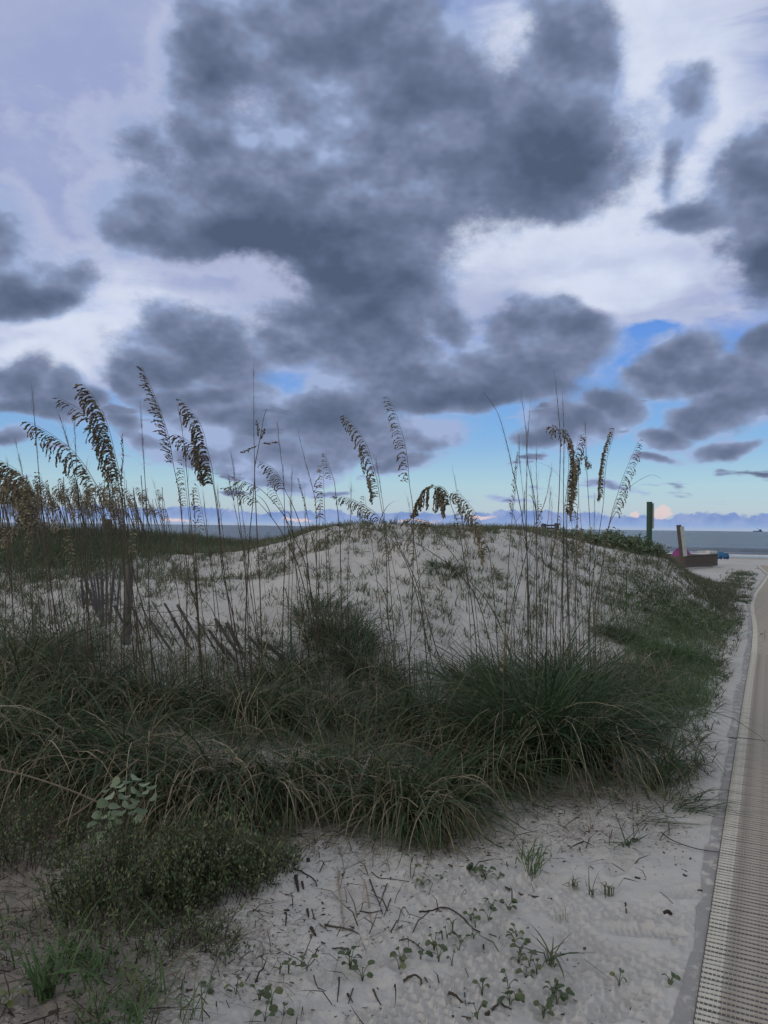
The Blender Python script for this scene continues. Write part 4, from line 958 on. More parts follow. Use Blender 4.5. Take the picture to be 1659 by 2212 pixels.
def crate():
    # plank box standing on the sand beside the path
    pr = hit(1549, 1223); y1 = pr[1]; z0 = pr[2]
    y1 = min(y1, 33); A = at_depth(1549, 1222, y1); top = at_depth(1549, 1198, y1)[2]; h = top - A[2]; z0 = A[2]
    Lf = at_depth(1478, 1204, y1 * .93); Lf[2] = z0
    ux = (Lf - A); ux[2] = 0; ln = np.linalg.norm(ux); ux /= ln; vy = np.array([-ux[1], ux[0], 0]); 
    if vy[1] < 0: vy = -vy
    root = thing('wooden_box', A, 'low open wooden plank box on the sand behind the green dune flank', 'box'); o = np.array(root.location)
    depth = 1.5; th = .05
    X = Vector(tuple(ux)); Y = Vector(tuple(vy)); M = Matrix((X, Y, Vector((0, 0, 1)))).transposed()
    k = 3
    for side in (0, 1):
        for i in range(k):
            mb = MB(); hh = h / k - .008; mb.box(M @ Vector((ln / 2, side * depth, (i + .5) * h / k)), (ln, th, hh), M, rng.uniform(0, .3)); mb.build('plank', M_BROWNW, root)
    for e in (0, 1):
        for i in range(k):
            mb = MB(); mb.box(M @ Vector((e * ln, depth / 2, (i + .5) * h / k - .003)), (th, depth - th - .01, h / k - .012), M, rng.uniform(0, .3)); mb.build('plank', M_BROWNW, root)
    mb = MB(); mb.box(M @ Vector((ln / 2, -.02, h + .021)), (ln + .1, .16, .035), M, .9); mb.build('rail', M_BROWNW, root)
    # pink bag
    p = Vector(tuple(A)) + M @ Vector((ln * .80, .45, h * .55)); mb = MB()
    bm_p = []
    nu, nv = 14, 7
    V = []; F = []
    for j in range(nv + 1):
        f = j / nv; rr = (1 - f ** 2.4) ** .5 * .30 * (1.25 if f < .3 else 1)
        for i in range(nu):
            a = 2 * math.pi * i / nu; V.append((math.cos(a) * rr * 1.35 * (1 + .12 * math.sin(3 * a + j)) + .10 * f, math.sin(a) * rr * (1 + .1 * math.cos(2 * a)), f * .52 + .03 * math.sin(5 * a)))
    for j in range(nv):
        for i in range(nu): F.append((j * nu + i, j * nu + (i + 1) % nu, (j + 1) * nu + (i + 1) % nu, (j + 1) * nu + i))
    F.append(tuple(range(nv * nu, nv * nu + nu)))
    bag = thing('beach_bag', p, 'magenta cloth bag slumped at the left end of the wooden box', 'bag')
    mb.add([Vector(v) for v in V], F); mb.build('body', M_PINK, bag, smooth=True)
    mb = MB(); mb.tube([Vector((-.18 + .36 * i / 8, -.08, .42 + .16 * math.sin(math.pi * i / 8))) for i in range(9)], .018, 5); mb.build('handle', M_PINK, bag)
    # white tray on the right corner
    p = Vector(tuple(A)) + M @ Vector((.42, .25, h + .04)); mb = MB()
    mb.box((0, 0, .02), (.78, .5, .03), M); mb.box(M @ Vector((0, -.25, .07)), (.78, .02, .10), M); mb.box(M @ Vector((0, .25, .07)), (.78, .02, .10), M); mb.box(M @ Vector((-.38, 0, .07)), (.02, .48, .10), M)
    tag(mb.build('tray', M_WHITE, loc=(0, 0, 0)), 'white plastic tray lying across the right corner of the wooden box', 'tray').location = p
    # blue toy truck behind
    q = at_depth(1561, 1203.5, y1 + 1.6); q[2] = at_depth(1561, 1208, y1 + 1.6)[2]
    tr_ = thing('toy_truck', q, 'blue plastic toy truck standing just right of the wooden box', 'toy')
    tr_.scale = (.92,) * 3
    mb = MB(); mb.box((0, 0, .16), (.50, .30, .16), None); mb.box((-.10, 0, .30), (.26, .27, .14), None, taper=.8); mb.build('body', M_BLUE, tr_)
    for sx in (-1, 1):
        for sy in (-1, 1):
            mb = MB(); mb.tube([(sx * .16, sy * .13, .08), (sx * .16, sy * .18, .08)], .08, 10); mb.build('wheel', M_NAVY, tr_)
    tb = link('toy_stand', None)
    bpy.data.objects.remove(tb)
    mb = MB(); mb.box((.17, 0, .27), (.12, .2, .05), None); mb.build('hood', M_NAVY, tr_)
    return z0
crate()
def stand():
    d = 22.0; f = lambda x, y: (1157.6 + x * .0463, 1113.6 + y * .0463)
    b = at_depth(*f(620, 860), d); b[2] = H1(b[0], b[1])
    root = thing('wooden_stand', b, 'small grey timber bench like stand just beyond the dune crest', 'stand'); o = np.array(root.location)
    P = lambda x, y, dd=0: at_depth(*f(x, y), d + dd) - o
    def post(x, y, yb, dd, w=.055):
        t = P(x, y, dd); q = P(x, yb, dd); q[2] = min(q[2], t[2] - .9) - .1; mb = MB(); place_box(mb, q, t, w, w); mb.build('leg', M_GREYW, root)
    post(318, 400, 800, 0); post(430, 420, 800, .55); post(915, 385, 800, 0); post(1030, 400, 800, .55)
    for nm, a, c, dd, w in (('rail', (300, 462), (1040, 462), .28, .04), ('seat_board', (430, 590), (1000, 600), .3, .06)):
        mb = MB(); p = P(*a, dd); q = P(*c, dd); place_box(mb, p, q, w if nm == 'rail' else .05, 0.05, twist=0); mb.build(nm, M_GREYW, root)
    for a, c in (((295, 415), (440, 440)), ((900, 400), (1045, 425))):
        mb = MB(); place_box(mb, P(*a, -.02), P(*c, .60), .05, .06); mb.build('arm', M_GREYW, root)
stand()
def piling():
    d = 19.0; b = at_depth(231, 1160, d); b[2] = H1(b[0], b[1]); root = thing('timber_piling', b, 'weathered dark timber piling standing among the far left sea oats', 'post'); o = np.array(root.location)
    t = at_depth(233, 1121, d) - o; mb = MB(); mb.tube([(-.04, 0, -.2), t * .5, t * .96, t], [.12, .112, .108, .098], 12); mb.build('shaft', M_POST, root)
piling()
def ship():
    b = at_depth(1637, 1145.5, 5200); b[2] = -1; root = thing('far_ship', b, 'tiny dark ship on the horizon at the far right', 'ship')
    mb = MB(); mb.box((0, 0, 3), (60, 12, 5), None); mb.build('hull', M_NAVY, root)
    mb = MB(); mb.box((16, 0, 10), (14, 8, 11), None, taper=.8); mb.tube([(0, 0, 5), (0, 0, 24)], .9, 5); mb.build('superstructure', M_NAVY, root)
ship()

# ------------------------------------------------------------------ roll-out access mat
M_RIB = mat_plain('beige mat rib', (.385, .362, .325), .75, .30, 16, .3, .003)
M_EDGE = mat_plain('off white mat edge', (.56, .55, .50), .7, .22, 16, .3, .003)
M_BACK = mat_plain('dark mat backing', (.12, .112, .105), .9, .4, 30)
def mat_fabric():
    m, t, b, o = material('grey edge fabric')
    P = t.new('ShaderNodeTexCoord').outputs['Object']; n = t.noise(P, 9, 5, .65); n2 = t.noise(P, 120, 2)
    c = t.mix(t.smooth(n, .50, .62), (.33, .325, .32), (.56, .54, .51)); c = t.mix(t.math('MULTIPLY', n2, .3), c, (.12, .12, .13))
    t.put(b.inputs['Base Color'], c); b.inputs['Roughness'].default_value = .9; bump(t, b, t.noise(P, 60, 3), .5, .004); return m
M_FAB = mat_fabric()
def off(s):
    """sideways wander of the mat's left edge"""
    return .05 * np.sin(s * .55 + 1.0) * sst(s, 6, 12) + .16 * np.sin(s * .33 + 2.2) * sst(s, 9, 16) 
def mp(s, t, z): 
    p = P0 + U * s + NL * (t + off(s)); return (p[0], p[1], float(Hs(p[0] - NL[0] * 0, p[1])) * (1 if t > -99 else 0) + z)
def zat(s):
    p = P0 + U * s - NL * .5; return float(Hs(p[0], p[1]))
def mat():
    WID = 1.5; PIT = .032; nrib = 0
    secs = [(-1.3, 3.80, 'near section of the beige ribbed access mat, at the lower right corner'), (3.806, 19.0, 'middle section of the beige ribbed access mat, running towards the beach'), (19.03, 38.0, 'far end section of the beige ribbed access mat, by the open beach')]
    ang = math.atan2(-NL[1], -NL[0])
    def rib_mesh(bend, jit):
        segs = [0, .035, .045, .066, .067, .2, .35, .6, 1.0, WID]; prof = [(-.0088, -.001), (-.0074, .0034), (0, .0048), (.0074, .0034), (.0088, -.001)]
        V = []; F = []; MI = []
        for i, a in enumerate(segs):
            w = math.sin(a * 7 + jit) * .0018 + bend * math.sin(a * 3.1 + jit)
            for py, pz in prof: V.append((a, py + w, pz + .0012 * math.sin(a * 23 + jit * 3)))
        for i in range(len(segs) - 1):
            for j in range(4): F.append((i * 5 + j, (i + 1) * 5 + j, (i + 1) * 5 + j + 1, i * 5 + j + 1)); MI.append(1 if segs[i + 1] <= .067 else 0)
        F.append((0, 1, 2, 3, 4)); MI.append(1)
        me = bpy.data.meshes.new('rib'); me.from_pydata(V, [], F); me.materials.append(M_RIB); me.materials.append(M_EDGE); me.polygons.foreach_set('material_index', MI); me.polygons.foreach_set('use_smooth', [True] * len(F)); me.update(); return me
    RM = [rib_mesh(.002 * (i % 3 - 1), i * 1.7) for i in range(6)]
    for si, (s0, s1, lab) in enumerate(secs):
        pb = P0 + U * s0; zb = zat(s0)
        root = thing('access_mat', (pb[0], pb[1], zb), lab, 'mat', 'sections of the roll-out access mat'); o = np.array(root.location)
        # backing sheet
        ss = np.arange(s0, s1 + .001, .16 if si < 2 else .5); V = []; 
        for s in ss:
            z = zat(s)
            for t in (0.004, -.5, -1.0, -WID - .002):
                p = P0 + U * s + NL * (t + off(s)); V.append(np.array([p[0], p[1], z + .003]) - o)
        F = [(4 * i + j + 1, 4 * i + j, 4 * i + 4 + j, 4 * i + j + 5) for i in range(len(ss) - 1) for j in range(3)]
        mb = MB(); mb.add(V, F); mb.build('backing', M_BACK, root)
        # ribs
        ns = int((s1 - s0) / PIT); stuffV = []; stuffF = []
        cap = 160 if si == 0 else (135 if si == 1 else 0)
        sm = {0: MB(), 1: MB()}; rest = MB(); net = MB(); nete = MB()
        for i in range(ns):
            s = s0 + (i + .5) * PIT; z = zat(s); p = P0 + U * s + NL * off(s)
            slope = math.atan((zat(s + .05) - zat(s - .05)) / .1)
            if i < cap:
                r = link('rib', RM[(i * 7) % 6], root); r.location = (p[0] - o[0], p[1] - o[1], z + .0035 - o[2]); r.rotation_euler = (slope, 0, ang + rng.normal(0, .0022)); r.rotation_euler = (0, 0, ang + rng.normal(0, .0022))
            else:
                for a0, a1, m in ((0, .066, 1), (.066, WID, 0)):
                    A = np.array([p[0] - NL[0] * a0, p[1] - NL[1] * a0, z + .004]) - o; B = np.array([p[0] - NL[0] * a1, p[1] - NL[1] * a1, z + .004]) - o; u3 = np.array([U[0], U[1], 0])
                    rest.add([A - u3 * .0085, A + np.array([0, 0, .0048]), A + u3 * .0085, B - u3 * .0085, B + np.array([0, 0, .0048]), B + u3 * .0085], [(0, 3, 4, 1), (1, 4, 5, 2), (0, 1, 2)], 0, m)
            if (si == 0 or (si == 1 and i < 110)):
                u3 = np.array([U[0], U[1], 0]); e3 = np.array([-NL[0], -NL[1], 0]); lim = .62
                q = .006
                while q < lim:
                    A = np.array([p[0], p[1], z + .0062]) - o + e3 * q + u3 * .008; B = A + u3 * .016; wd = .0013
                    (nete if q < .064 else net).add([A - e3 * wd, A + e3 * wd, B + e3 * wd, B - e3 * wd], [(0, 1, 2, 3)], 0, 0); q += .0135 + rng.uniform(-.001, .001)
        if rest.v: tag(rest.build('ribs', [M_RIB, M_EDGE], root), kind='stuff')
        if net.v: tag(net.build('netting', M_RIB, root), kind='stuff')
        if nete.v: tag(nete.build('edge_netting', M_EDGE, root), kind='stuff')
        # grey fabric strip along the left edge, half buried
        g = np.random.default_rng(9 + si); V = []; F = []; ss = np.arange(s0, s1, .02 if si == 0 else (.05 if si == 1 else .25))
        wv = .055 + .025 * (fbm(ss * 1.3 + 5 + si, ss * 0, 3) - .5) * 2 + .03 * (fbm(ss * 6, ss * 0 + 4, 2) - .5) * 1.2
        if si > 0: wv = .065 + .03 * (fbm(ss * .9, ss * 0, 2) - .5) * 2
        for s, w in zip(ss, wv):
            for j, t in enumerate((-.002, w * .5, w)):
                p = P0 + U * s + NL * (t + off(s)); zz = max(float(Hf(np.array([p[0]]), np.array([p[1]]))[0]), zat(s) - .01) + (.006, .007, .003)[j] + .004 * math.sin(s * 31 + j * 2) * (j == 1)
                V.append(np.array([p[0], p[1], zz]) - o)
        F = [(3 * i + j, 3 * i + j + 1, 3 * i + 4 + j, 3 * i + j + 3) for i in range(len(ss) - 1) for j in range(2)]
        mb = MB(); mb.add(V, F); mb.build('fabric_edge', M_FAB, root, smooth=True)
mat()
# ------------------------------------------------------------------ low plants and debris on the near sand
Z5 = lambda x, y: (x * .3968, 1481 + y * .3968)
Z6 = lambda x, y: (548.6 + x * .3968, 1481 + y * .3968)
Z7 = lambda x, y: (1097 + x * .3386, 1481 + y * .3386)
def ground(uv): return hit(uv[0], uv[1])
def leaf_mesh(name, shape, mat, ln=.05, wd=.035, fold=.25, droop=.3, tint=.4, k=6, notch=False):
    """leaf blade along +Y, folded along its midrib, drooping towards the tip"""
    V = []; F = []
    for i in range(k + 1):
        f = i / k
        w = shape(f) * wd / 2; y = f * ln; z = -droop * ln * f * f
        V += [(-w, y, z + fold * w), (0, y - (notch and i == k) * ln * .10, z), (w, y, z + fold * w)]
    for i in range(k):
        a = 3 * i; F += [(a, a + 1, a + 4, a + 3), (a + 1, a + 2, a + 5, a + 4)]
    me = bpy.data.meshes.new(name); me.from_pydata(V, [], F); me.materials.append(mat)
    at_ = me.attributes.new('tint', 'FLOAT', 'POINT'); at_.data.foreach_set('value', [float(tint)] * len(V)); me.polygons.foreach_set('use_smooth', [True] * len(F)); me.update(); return me
rnd_shape = lambda f: math.sqrt(max(0, 1 - (2 * f - .95) ** 2)) if f < .98 else .05
ov_shape = lambda f: math.sin(math.pi * min(1, f ** .75)) ** .8 if 0 < f < 1 else .03
R_LEAF = [leaf_mesh('leaf', rnd_shape, M_BROAD, .062, .064, .22, .25, .55 + .11 * i) for i in range(5)]
O_LEAF = [leaf_mesh('leaf', ov_shape, M_BROAD, .055, .030, .30, .35, .15 + .15 * i) for i in range(3)]
V_LEAF = [leaf_mesh('leaf', lambda f: math.sqrt(max(.02, math.sin(math.pi * min(1, .12 + f * .80)))), M_VINE, .042, .036, .45, .35, .15 + .2 * i, notch=True) for i in range(4)]
def aim(o, d, up):
    d = Vector(tuple(d)).normalized(); z = Vector(tuple(up)); x = d.cross(z)
    if x.length < 1e-4: x = Vector((1, 0, 0))
    x.normalize(); z = x.cross(d); o.rotation_mode = 'QUATERNION'; o.rotation_quaternion = Matrix((x, d, z)).transposed().to_quaternion()

def round_plant():
    b = ground((262, 1890)); root = thing('round_leaf_plant', b, 'pale green plant with large round leaves standing out of the small leafed shrub', 'plant'); o = np.array(root.location)
    L = [(575,570),(625,525),(665,565),(740,500),(785,535),(825,550),(835,608),(670,605),(650,545),(735,570),(760,590),(735,625),(625,655),(690,650),(720,690),(770,680),(660,690),(530,705),(575,705),(610,710),(500,755),(550,805),(530,840),(575,860),(750,720),(700,520),(640,690),(795,575),(690,600),(600,600),(560,640),(720,650),(590,760),(640,740)]
    mb = MB(); heads = [at_depth(*Z5(x, y), b[1] + dy) - o for x, y, dy in ((700, 560, .02), (790, 600, .0), (620, 600, -.02), (560, 730, -.05), (690, 680, -.04))]
    for h in heads:
        c = crom([np.array([0, 0, -.02]), h * np.array([.35, .4, .5]), h], 4); mb.tube(c, [.004] * 4 + [.003] * (len(c) - 4), 5, .5)
    mb.build('stem', M_TWIG, root)
    for i, (x, y) in enumerate(L):
        p = at_depth(*Z5(x, y), b[1] + rng.uniform(-.20, -.04)) - o; h = heads[int(np.argmin([np.linalg.norm(p - q) for q in heads]))]
        d = p - h + np.array([rng.normal(0, .02), -.03, .01]); d[2] *= .5
        lf = link('leaf', R_LEAF[i % 5], root); s = rng.uniform(.55, .9); lf.scale = (s, s, s)
        n = np.array([rng.normal(0, .35), -.45 + rng.normal(0, .3), .8]); dd = d / (np.linalg.norm(d) + 1e-6)
        aim(lf, dd, n); lf.location = tuple(p - dd * .03 * s)
round_plant()
def small_plant(uv, label, n, h, meshes, spread=.05, s0=.9):
    b = ground(uv); root = thing('leafy_sprout', b, label, 'plant'); mb = MB(); top = np.array([rng.normal(0, .02), rng.normal(0, .02), h]); mb.tube(crom([(0, 0, -.02), top * .5, top], 4), .0022, 5, .5); mb.build('stem', M_TWIG, root)
    for i in range(n):
        f = (i + 1) / n; p = top * (.25 + .75 * f); a = i * 2.4; d = np.array([math.cos(a), math.sin(a) * .8 - .2, .25 * rng.normal(1, .5)])
        lf = link('leaf', meshes[i % len(meshes)], root); s = s0 * rng.uniform(.7, 1.1) * (1 - .3 * f); lf.scale = (s, s, s); lf.location = tuple(p); aim(lf, d, (0, -.3, 1))
small_plant((628, 1762), 'small sprout with pale oval leaves at the foot of the middle left tussocks', 13, .20, O_LEAF, s0=1.15)
small_plant((617, 1770), 'yellow green sprout just below the pale oval leaved one', 9, .11, O_LEAF, s0=1.1)
small_plant(Z5(1330, 810), 'tiny sprout on the right shoulder of the small leafed shrub', 7, .16, O_LEAF, s0=.6)

def shrub(name, uv, rx, ry, h, n, label, tb=0.0, leafn=26, ls=(.012, .024)):
    b = ground(uv); root = thing(name, b, label, 'shrub'); br = MB(); V = []; F = []; T = []
    g = np.random.default_rng(int(uv[0]) + 3)
    for i in range(n):
        a = g.random() * 6.283; r = math.sqrt(g.random()); x = rx * r * math.cos(a); y = ry * r * math.sin(a)
        z0 = float(Hs(b[0] + x, b[1] + y)) - b[2]; hh = h * (1 - .55 * r * r) * g.uniform(.55, 1.12)
        p0 = np.array([x, y, z0 - .01]); tip = np.array([x * 1.18 + g.normal(0, .03), y * 1.18 + g.normal(0, .03), z0 + hh]); mid = (p0 + tip) / 2 + g.normal(0, .02, 3)
        br.tube([p0, mid, tip], [.0026, .0018, .0009], 3, g.uniform(.1, .7), cap=False)
        for j in range(leafn):
            f = g.uniform(.18, 1.02); c = p0 * (1 - f) ** 2 + 2 * mid * f * (1 - f) + tip * f * f + g.normal(0, .013, 3)
            d = g.normal(0, 1, 3); d[2] = abs(d[2]) + .5; d /= np.linalg.norm(d); e = np.cross(d, g.normal(0, 1, 3)); e /= np.linalg.norm(e); l = g.uniform(*ls); w = l * .42
            k = len(V); V += [c, c + d * l * .5 + e * w * .5, c + d * l, c + d * l * .5 - e * w * .5]; F.append((k, k + 1, k + 2, k + 3)); t_ = float(np.clip(g.beta(1.5, 2.5) + tb + .15 * (f > .8), 0, 1)); T += [t_] * 4
    br.build('branches', M_TWIG, root)
    link('foliage', mesh_arrays('foliage', np.array(V), np.array(F), M_SHRUB, {'tint': T}), root)
    return root
shrub('small_leaf_shrub', (300, 1955), .36, .24, .38, 190, 'dense dark shrub with tiny leaves at the lower left, around the round leaved plant', leafn=40)
shrub('small_leaf_shrub', (450, 1925), .27, .20, .34, 140, 'right half of the tiny leafed shrub thicket, beside the open sand', tb=.02, leafn=34)
shrub('small_leaf_shrub', (560, 1885), .16, .10, .13, 90, 'low brighter green tip of the shrub thicket reaching onto the open sand', tb=.12, leafn=30)
shrub('small_leaf_shrub', (30, 1850), .34, .22, .26, 150, 'thin brownish shrub cut off by the left edge of the photo', tb=.05, leafn=20)
shrub('small_leaf_shrub', (330, 2030), .34, .16, .12, 90, 'sparse low stems in front of the tiny leafed shrub', tb=.15, leafn=12)
shrub('small_leaf_shrub', (430, 2060), .16, .10, .12, 34, 'sparse broken stems on the sand right of the green grass tufts', tb=.1, leafn=10)
# leathery shrub on the right shoulder of the dune
def shoulder():
    for (u, v, d, rx, ry, h, n, lab) in ((1300, 1172, 15.5, .75, .6, .34, 130, 'grey green leathery shrub on the dune shoulder, left of the green post'), (1372, 1182, 15.2, .55, .5, .30, 110, 'grey green leathery shrub at the foot of the green post'), (1235, 1165, 16.5, .4, .4, .16, 40, 'low sparse leathery shrub just right of the timber stand')):
        b = at_depth(u, v, d); b[2] = H1(b[0], b[1]); root = thing('leathery_shrub', b, lab, 'shrub'); br = MB(); V = []; F = []; T = []
        for i in range(n):
            a = rng.random() * 6.283; r = math.sqrt(rng.random()); x = rx * r * math.cos(a); y = ry * r * math.sin(a); z0 = float(Hs(b[0] + x, b[1] + y)) - b[2]
            p0 = np.array([x, y, z0 - .02]); tip = np.array([x * 1.1 + rng.normal(0, .06), y * 1.1, z0 + h * (1 - .5 * r * r) * rng.uniform(.5, 1.15)]); br.tube([p0, (p0 + tip) / 2 + rng.normal(0, .02, 3), tip], [.006, .005, .003], 3, .4, cap=False)
            for j in range(16):
                f = rng.uniform(.25, 1.0); c = p0 + (tip - p0) * f + rng.normal(0, .02, 3); dd = rng.normal(0, 1, 3); dd[2] = dd[2] * .6 + .3; dd /= np.linalg.norm(dd); e = np.cross(dd, rng.normal(0, 1, 3)); e /= np.linalg.norm(e); l = rng.uniform(.05, .085); w = l * .42
                k = len(V); V += [c, c + dd * l * .5 + e * w * .5, c + dd * l, c + dd * l * .5 - e * w * .5]; F.append((k, k + 1, k + 2, k + 3)); T += [float(rng.uniform(.0, .95))] * 4
        br.build('branches', M_TWIG, root); link('foliage', mesh_arrays('foliage', np.array(V), np.array(F), M_BROAD, {'tint': T}), root)
shoulder()
# leafy vine patch on the right flank
def vine_patch():
    b = ground((1425, 1300)); root = thing('leafy_vine', b, 'dark leafy vine patch behind the bushy green mound on the right flank', 'vine'); V = []; F = []; T = []; br = MB()
    for i in range(900):
        x = rng.normal(0, .50); y = rng.normal(0, .75); z0 = float(Hs(b[0] + x, b[1] + y)) - b[2]; c = np.array([x, y, z0 + rng.uniform(.01, .13)]); dd = rng.normal(0, 1, 3); dd[2] *= .4; dd /= np.linalg.norm(dd); e = np.cross(dd, (rng.normal(0, .3), rng.normal(0, .3), 1)); e /= np.linalg.norm(e); l = rng.uniform(.04, .075); w = l * .7
        k = len(V); V += [c, c + dd * l * .4 + e * w * .5, c + dd * l, c + dd * l * .4 - e * w * .5]; F.append((k, k + 1, k + 2, k + 3)); T += [float(rng.beta(1.2, 2.5))] * 4
        if i % 12 == 0: br.tube([np.array([x, y, z0]), c], .003, 3, .4, cap=False)
    tag(br.build('runner', M_TWIG, root), kind='stuff'); link('foliage', mesh_arrays('foliage', np.array(V), np.array(F), M_SHRUB, {'tint': T}), root)
vine_patch()

# ------------------------------------------------------------------ vine seedlings on the near sand, one by one
SEED = [
 (Z6(860, 960), 3, 1.0, 0, 'seedling just under the curled roots of the middle tussock'), (Z6(868, 1030), 2, 1.1, 3, 'yellowed seedling below the middle tussock roots'), (Z6(920, 1085), 5, 1.0, 2, 'spreading yellow green seedling below the yellowed one'),
 (Z6(1020, 1050), 3, .9, 1, 'small seedling midway between the yellow green and the bushy one'), (Z6(1205, 1010), 7, 1.3, 0, 'bushy dark green seedling right below the middle tussock'), (Z6(1260, 1050), 7, 1.3, 0, 'second bushy dark green seedling touching the first'),
 (Z6(1330, 1040), 3, .9, 1, 'pale small seedling right of the bushy pair'), (Z6(1290, 1200), 4, 1.0, 0, 'upright seedling below the bushy pair'), (Z6(1382, 1205), 6, 1.2, 0, 'fan shaped dark seedling right of the upright one'), (Z6(1180, 1262), 4, 1.0, 1, 'seedling leaning left above the curved stick end'),
 (Z6(1278, 1275), 3, 1.1, 0, 'dark paddle leaved seedling above the end of the curved stick'), (Z6(1205, 1305), 2, 1.1, 1, 'flat two leaved seedling lying on the curved stick'), (Z6(1082, 1330), 3, .8, 1, 'tiny seedling left of the curved stick end'), (Z6(1050, 1372), 3, 1.0, 1, 'seedling in the middle row, left one of three'), (Z6(1128, 1382), 3, 1.2, 0, 'seedling in the middle row, centre one of three'),
 (Z6(1195, 1375), 3, .9, 2, 'seedling in the middle row, right one of three'), (Z6(980, 1425), 5, 1.1, 1, 'rosette seedling above the tyre tread marks'), (Z6(1115, 1425), 2, .9, 2, 'two leaf seedling below the row of three'), (Z6(800, 1480), 5, 1.2, 0, 'tall seedling left of the tyre tread marks'), (Z6(905, 1490), 3, 1.3, 0, 'wide seedling at the upper left corner of the tread marks'),
 (Z6(1005, 1500), 5, 1.1, 0, 'twin seedling on the upper edge of the tread marks'), (Z6(1078, 1522), 2, .8, 1, 'single tiny seedling inside the tread marks'), (Z6(790, 1535), 3, 1.1, 3, 'bright seedling by the broken twigs'), (Z6(525, 1530), 7, 1.4, 0, 'largest seedling of round dark leaves in the bottom centre'), (Z6(590, 1590), 5, 1.3, 0, 'round leaved seedling just below right of the largest'),
 (Z6(188, 1560), 3, 1.1, 1, 'seedling on the left, middle one of a short row'), (Z6(140, 1572), 2, 1.0, 0, 'seedling on the left, first of a short row'), (Z6(288, 1565), 3, 1.1, 1, 'seedling on the left, last of a short row'), (Z6(30, 1700), 4, 1.2, 0, 'seedling low on the left beside the shrub stems'), (Z6(95, 1738), 3, 1.1, 1, 'seedling low on the left with drooping leaves'),
 (Z6(1430, 1345), 4, .9, 2, 'topmost seedling of the vertical chain'), (Z6(1420, 1390), 4, 1.0, 1, 'second seedling of the vertical chain'), (Z6(1450, 1440), 5, 1.0, 1, 'third seedling of the vertical chain'), (Z6(1440, 1490), 4, 1.0, 2, 'fourth seedling of the vertical chain'), (Z6(1500, 1530), 4, 1.0, 1, 'fifth seedling of the vertical chain'), (Z6(1480, 1570), 5, 1.1, 1, 'lowest and widest seedling of the vertical chain'), (Z6(1540, 1550), 3, 1.0, 1, 'seedling at the foot of the spidery grass tuft'),
 (Z6(1385, 1640), 3, 1.0, 1, 'lone seedling below the vertical chain'), (Z6(1395, 1735), 5, 1.35, 0, 'large bright seedling with a long flat leaf near the bottom edge'), (Z6(1425, 1690), 2, 1.0, 0, 'leaf pair above the large bright bottom seedling'), (Z6(1242, 1678), 4, 1.0, 1, 'clover like seedling right of the tread marks'), (Z6(1630, 1700), 4, 1.1, 0, 'seedling in the bottom right sand, upper one of two'), (Z6(1650, 1725), 3, 1.0, 0, 'seedling in the bottom right sand, lower one of two'),
 (Z6(1575, 1790), 4, 1.1, 1, 'seedling close to the bottom edge right of the large bright one'), (Z6(1215, 1812), 4, 1.0, 1, 'seedling at the bottom edge below the tread marks'), (Z6(158, 1800), 4, 1.2, 1, 'seedling at the bottom edge on the left'), (Z6(60, 1838), 3, 1.1, 0, 'bottom edge seedling farthest left of the open sand'), (Z5(1140, 1655), 4, 1.1, 0, 'seedling beside the green grass, in the lower left'), (Z5(1285, 1665), 3, 1.2, 2, 'seedling with a curled yellow leaf in the lower left'),
 (Z7(1040, 1895), 4, 1.0, 0, 'lone seedling on the smooth sand beside the mat'), (Z7(710, 1925), 3, 1.0, 2, 'lone pale seedling on the smooth sand left of the mat'), (Z7(345, 2010), 6, 1.2, 0, 'broad seedling low right of the large bright one'), (Z7(290, 1965), 3, .9, 1, 'small seedling above the broad one near the bottom'), (Z7(230, 2075), 4, 1.0, 1, 'seedling below the broad one near the bottom edge'),
 (Z5(40, 1540), 5, 1.4, 2, 'bright green broad seedling at the lower left edge'), (Z5(60, 1760), 6, 1.6, 3, 'bright yellow green plant in the bottom left corner'), (Z5(700, 1620), 6, 1.5, 2, 'folded bright green seedling right of the grass tufts at the bottom'), (Z5(480, 1000), 3, 1.5, 3, 'bright lone leaf cluster on the left side of the shrub'),
]
def seedlings():
    for uv, n, s, ti, lab in SEED:
        b = ground(uv); root = thing('vine_seedling', b, lab, 'seedling', 'vine seedlings sprouting from the near sand'); mb = MB(); a0 = rng.random() * 6.28
        hh = .018 + .022 * rng.random() * s
        c = np.array([0, 0, .0]); T_ = []
        for i in range(n):
            a = a0 + i * 2.3 + rng.normal(0, .3); q = np.array([math.cos(a) * .015 * s, math.sin(a) * .015 * s, hh * rng.uniform(.7, 1.4)]); mb.tube([(0, 0, -.01), q * np.array([.3, .3, .6]), q], .0013, 4, .4, cap=False); T_.append((q, a))
        mb.build('stem', M_VINE, root)
        for i, (q, a) in enumerate(T_):
            lf = link('leaf', V_LEAF[min(3, max(0, ti + (i % 2)))] if ti < 3 else V_LEAF[3], root); k = s * rng.uniform(.65, 1.1) * .52; lf.scale = (k, k, k); lf.location = tuple(q); aim(lf, (math.cos(a), math.sin(a), rng.uniform(-.1, .6)), (rng.normal(0, .4), rng.normal(0, .4) - .2, 1))
seedlings()

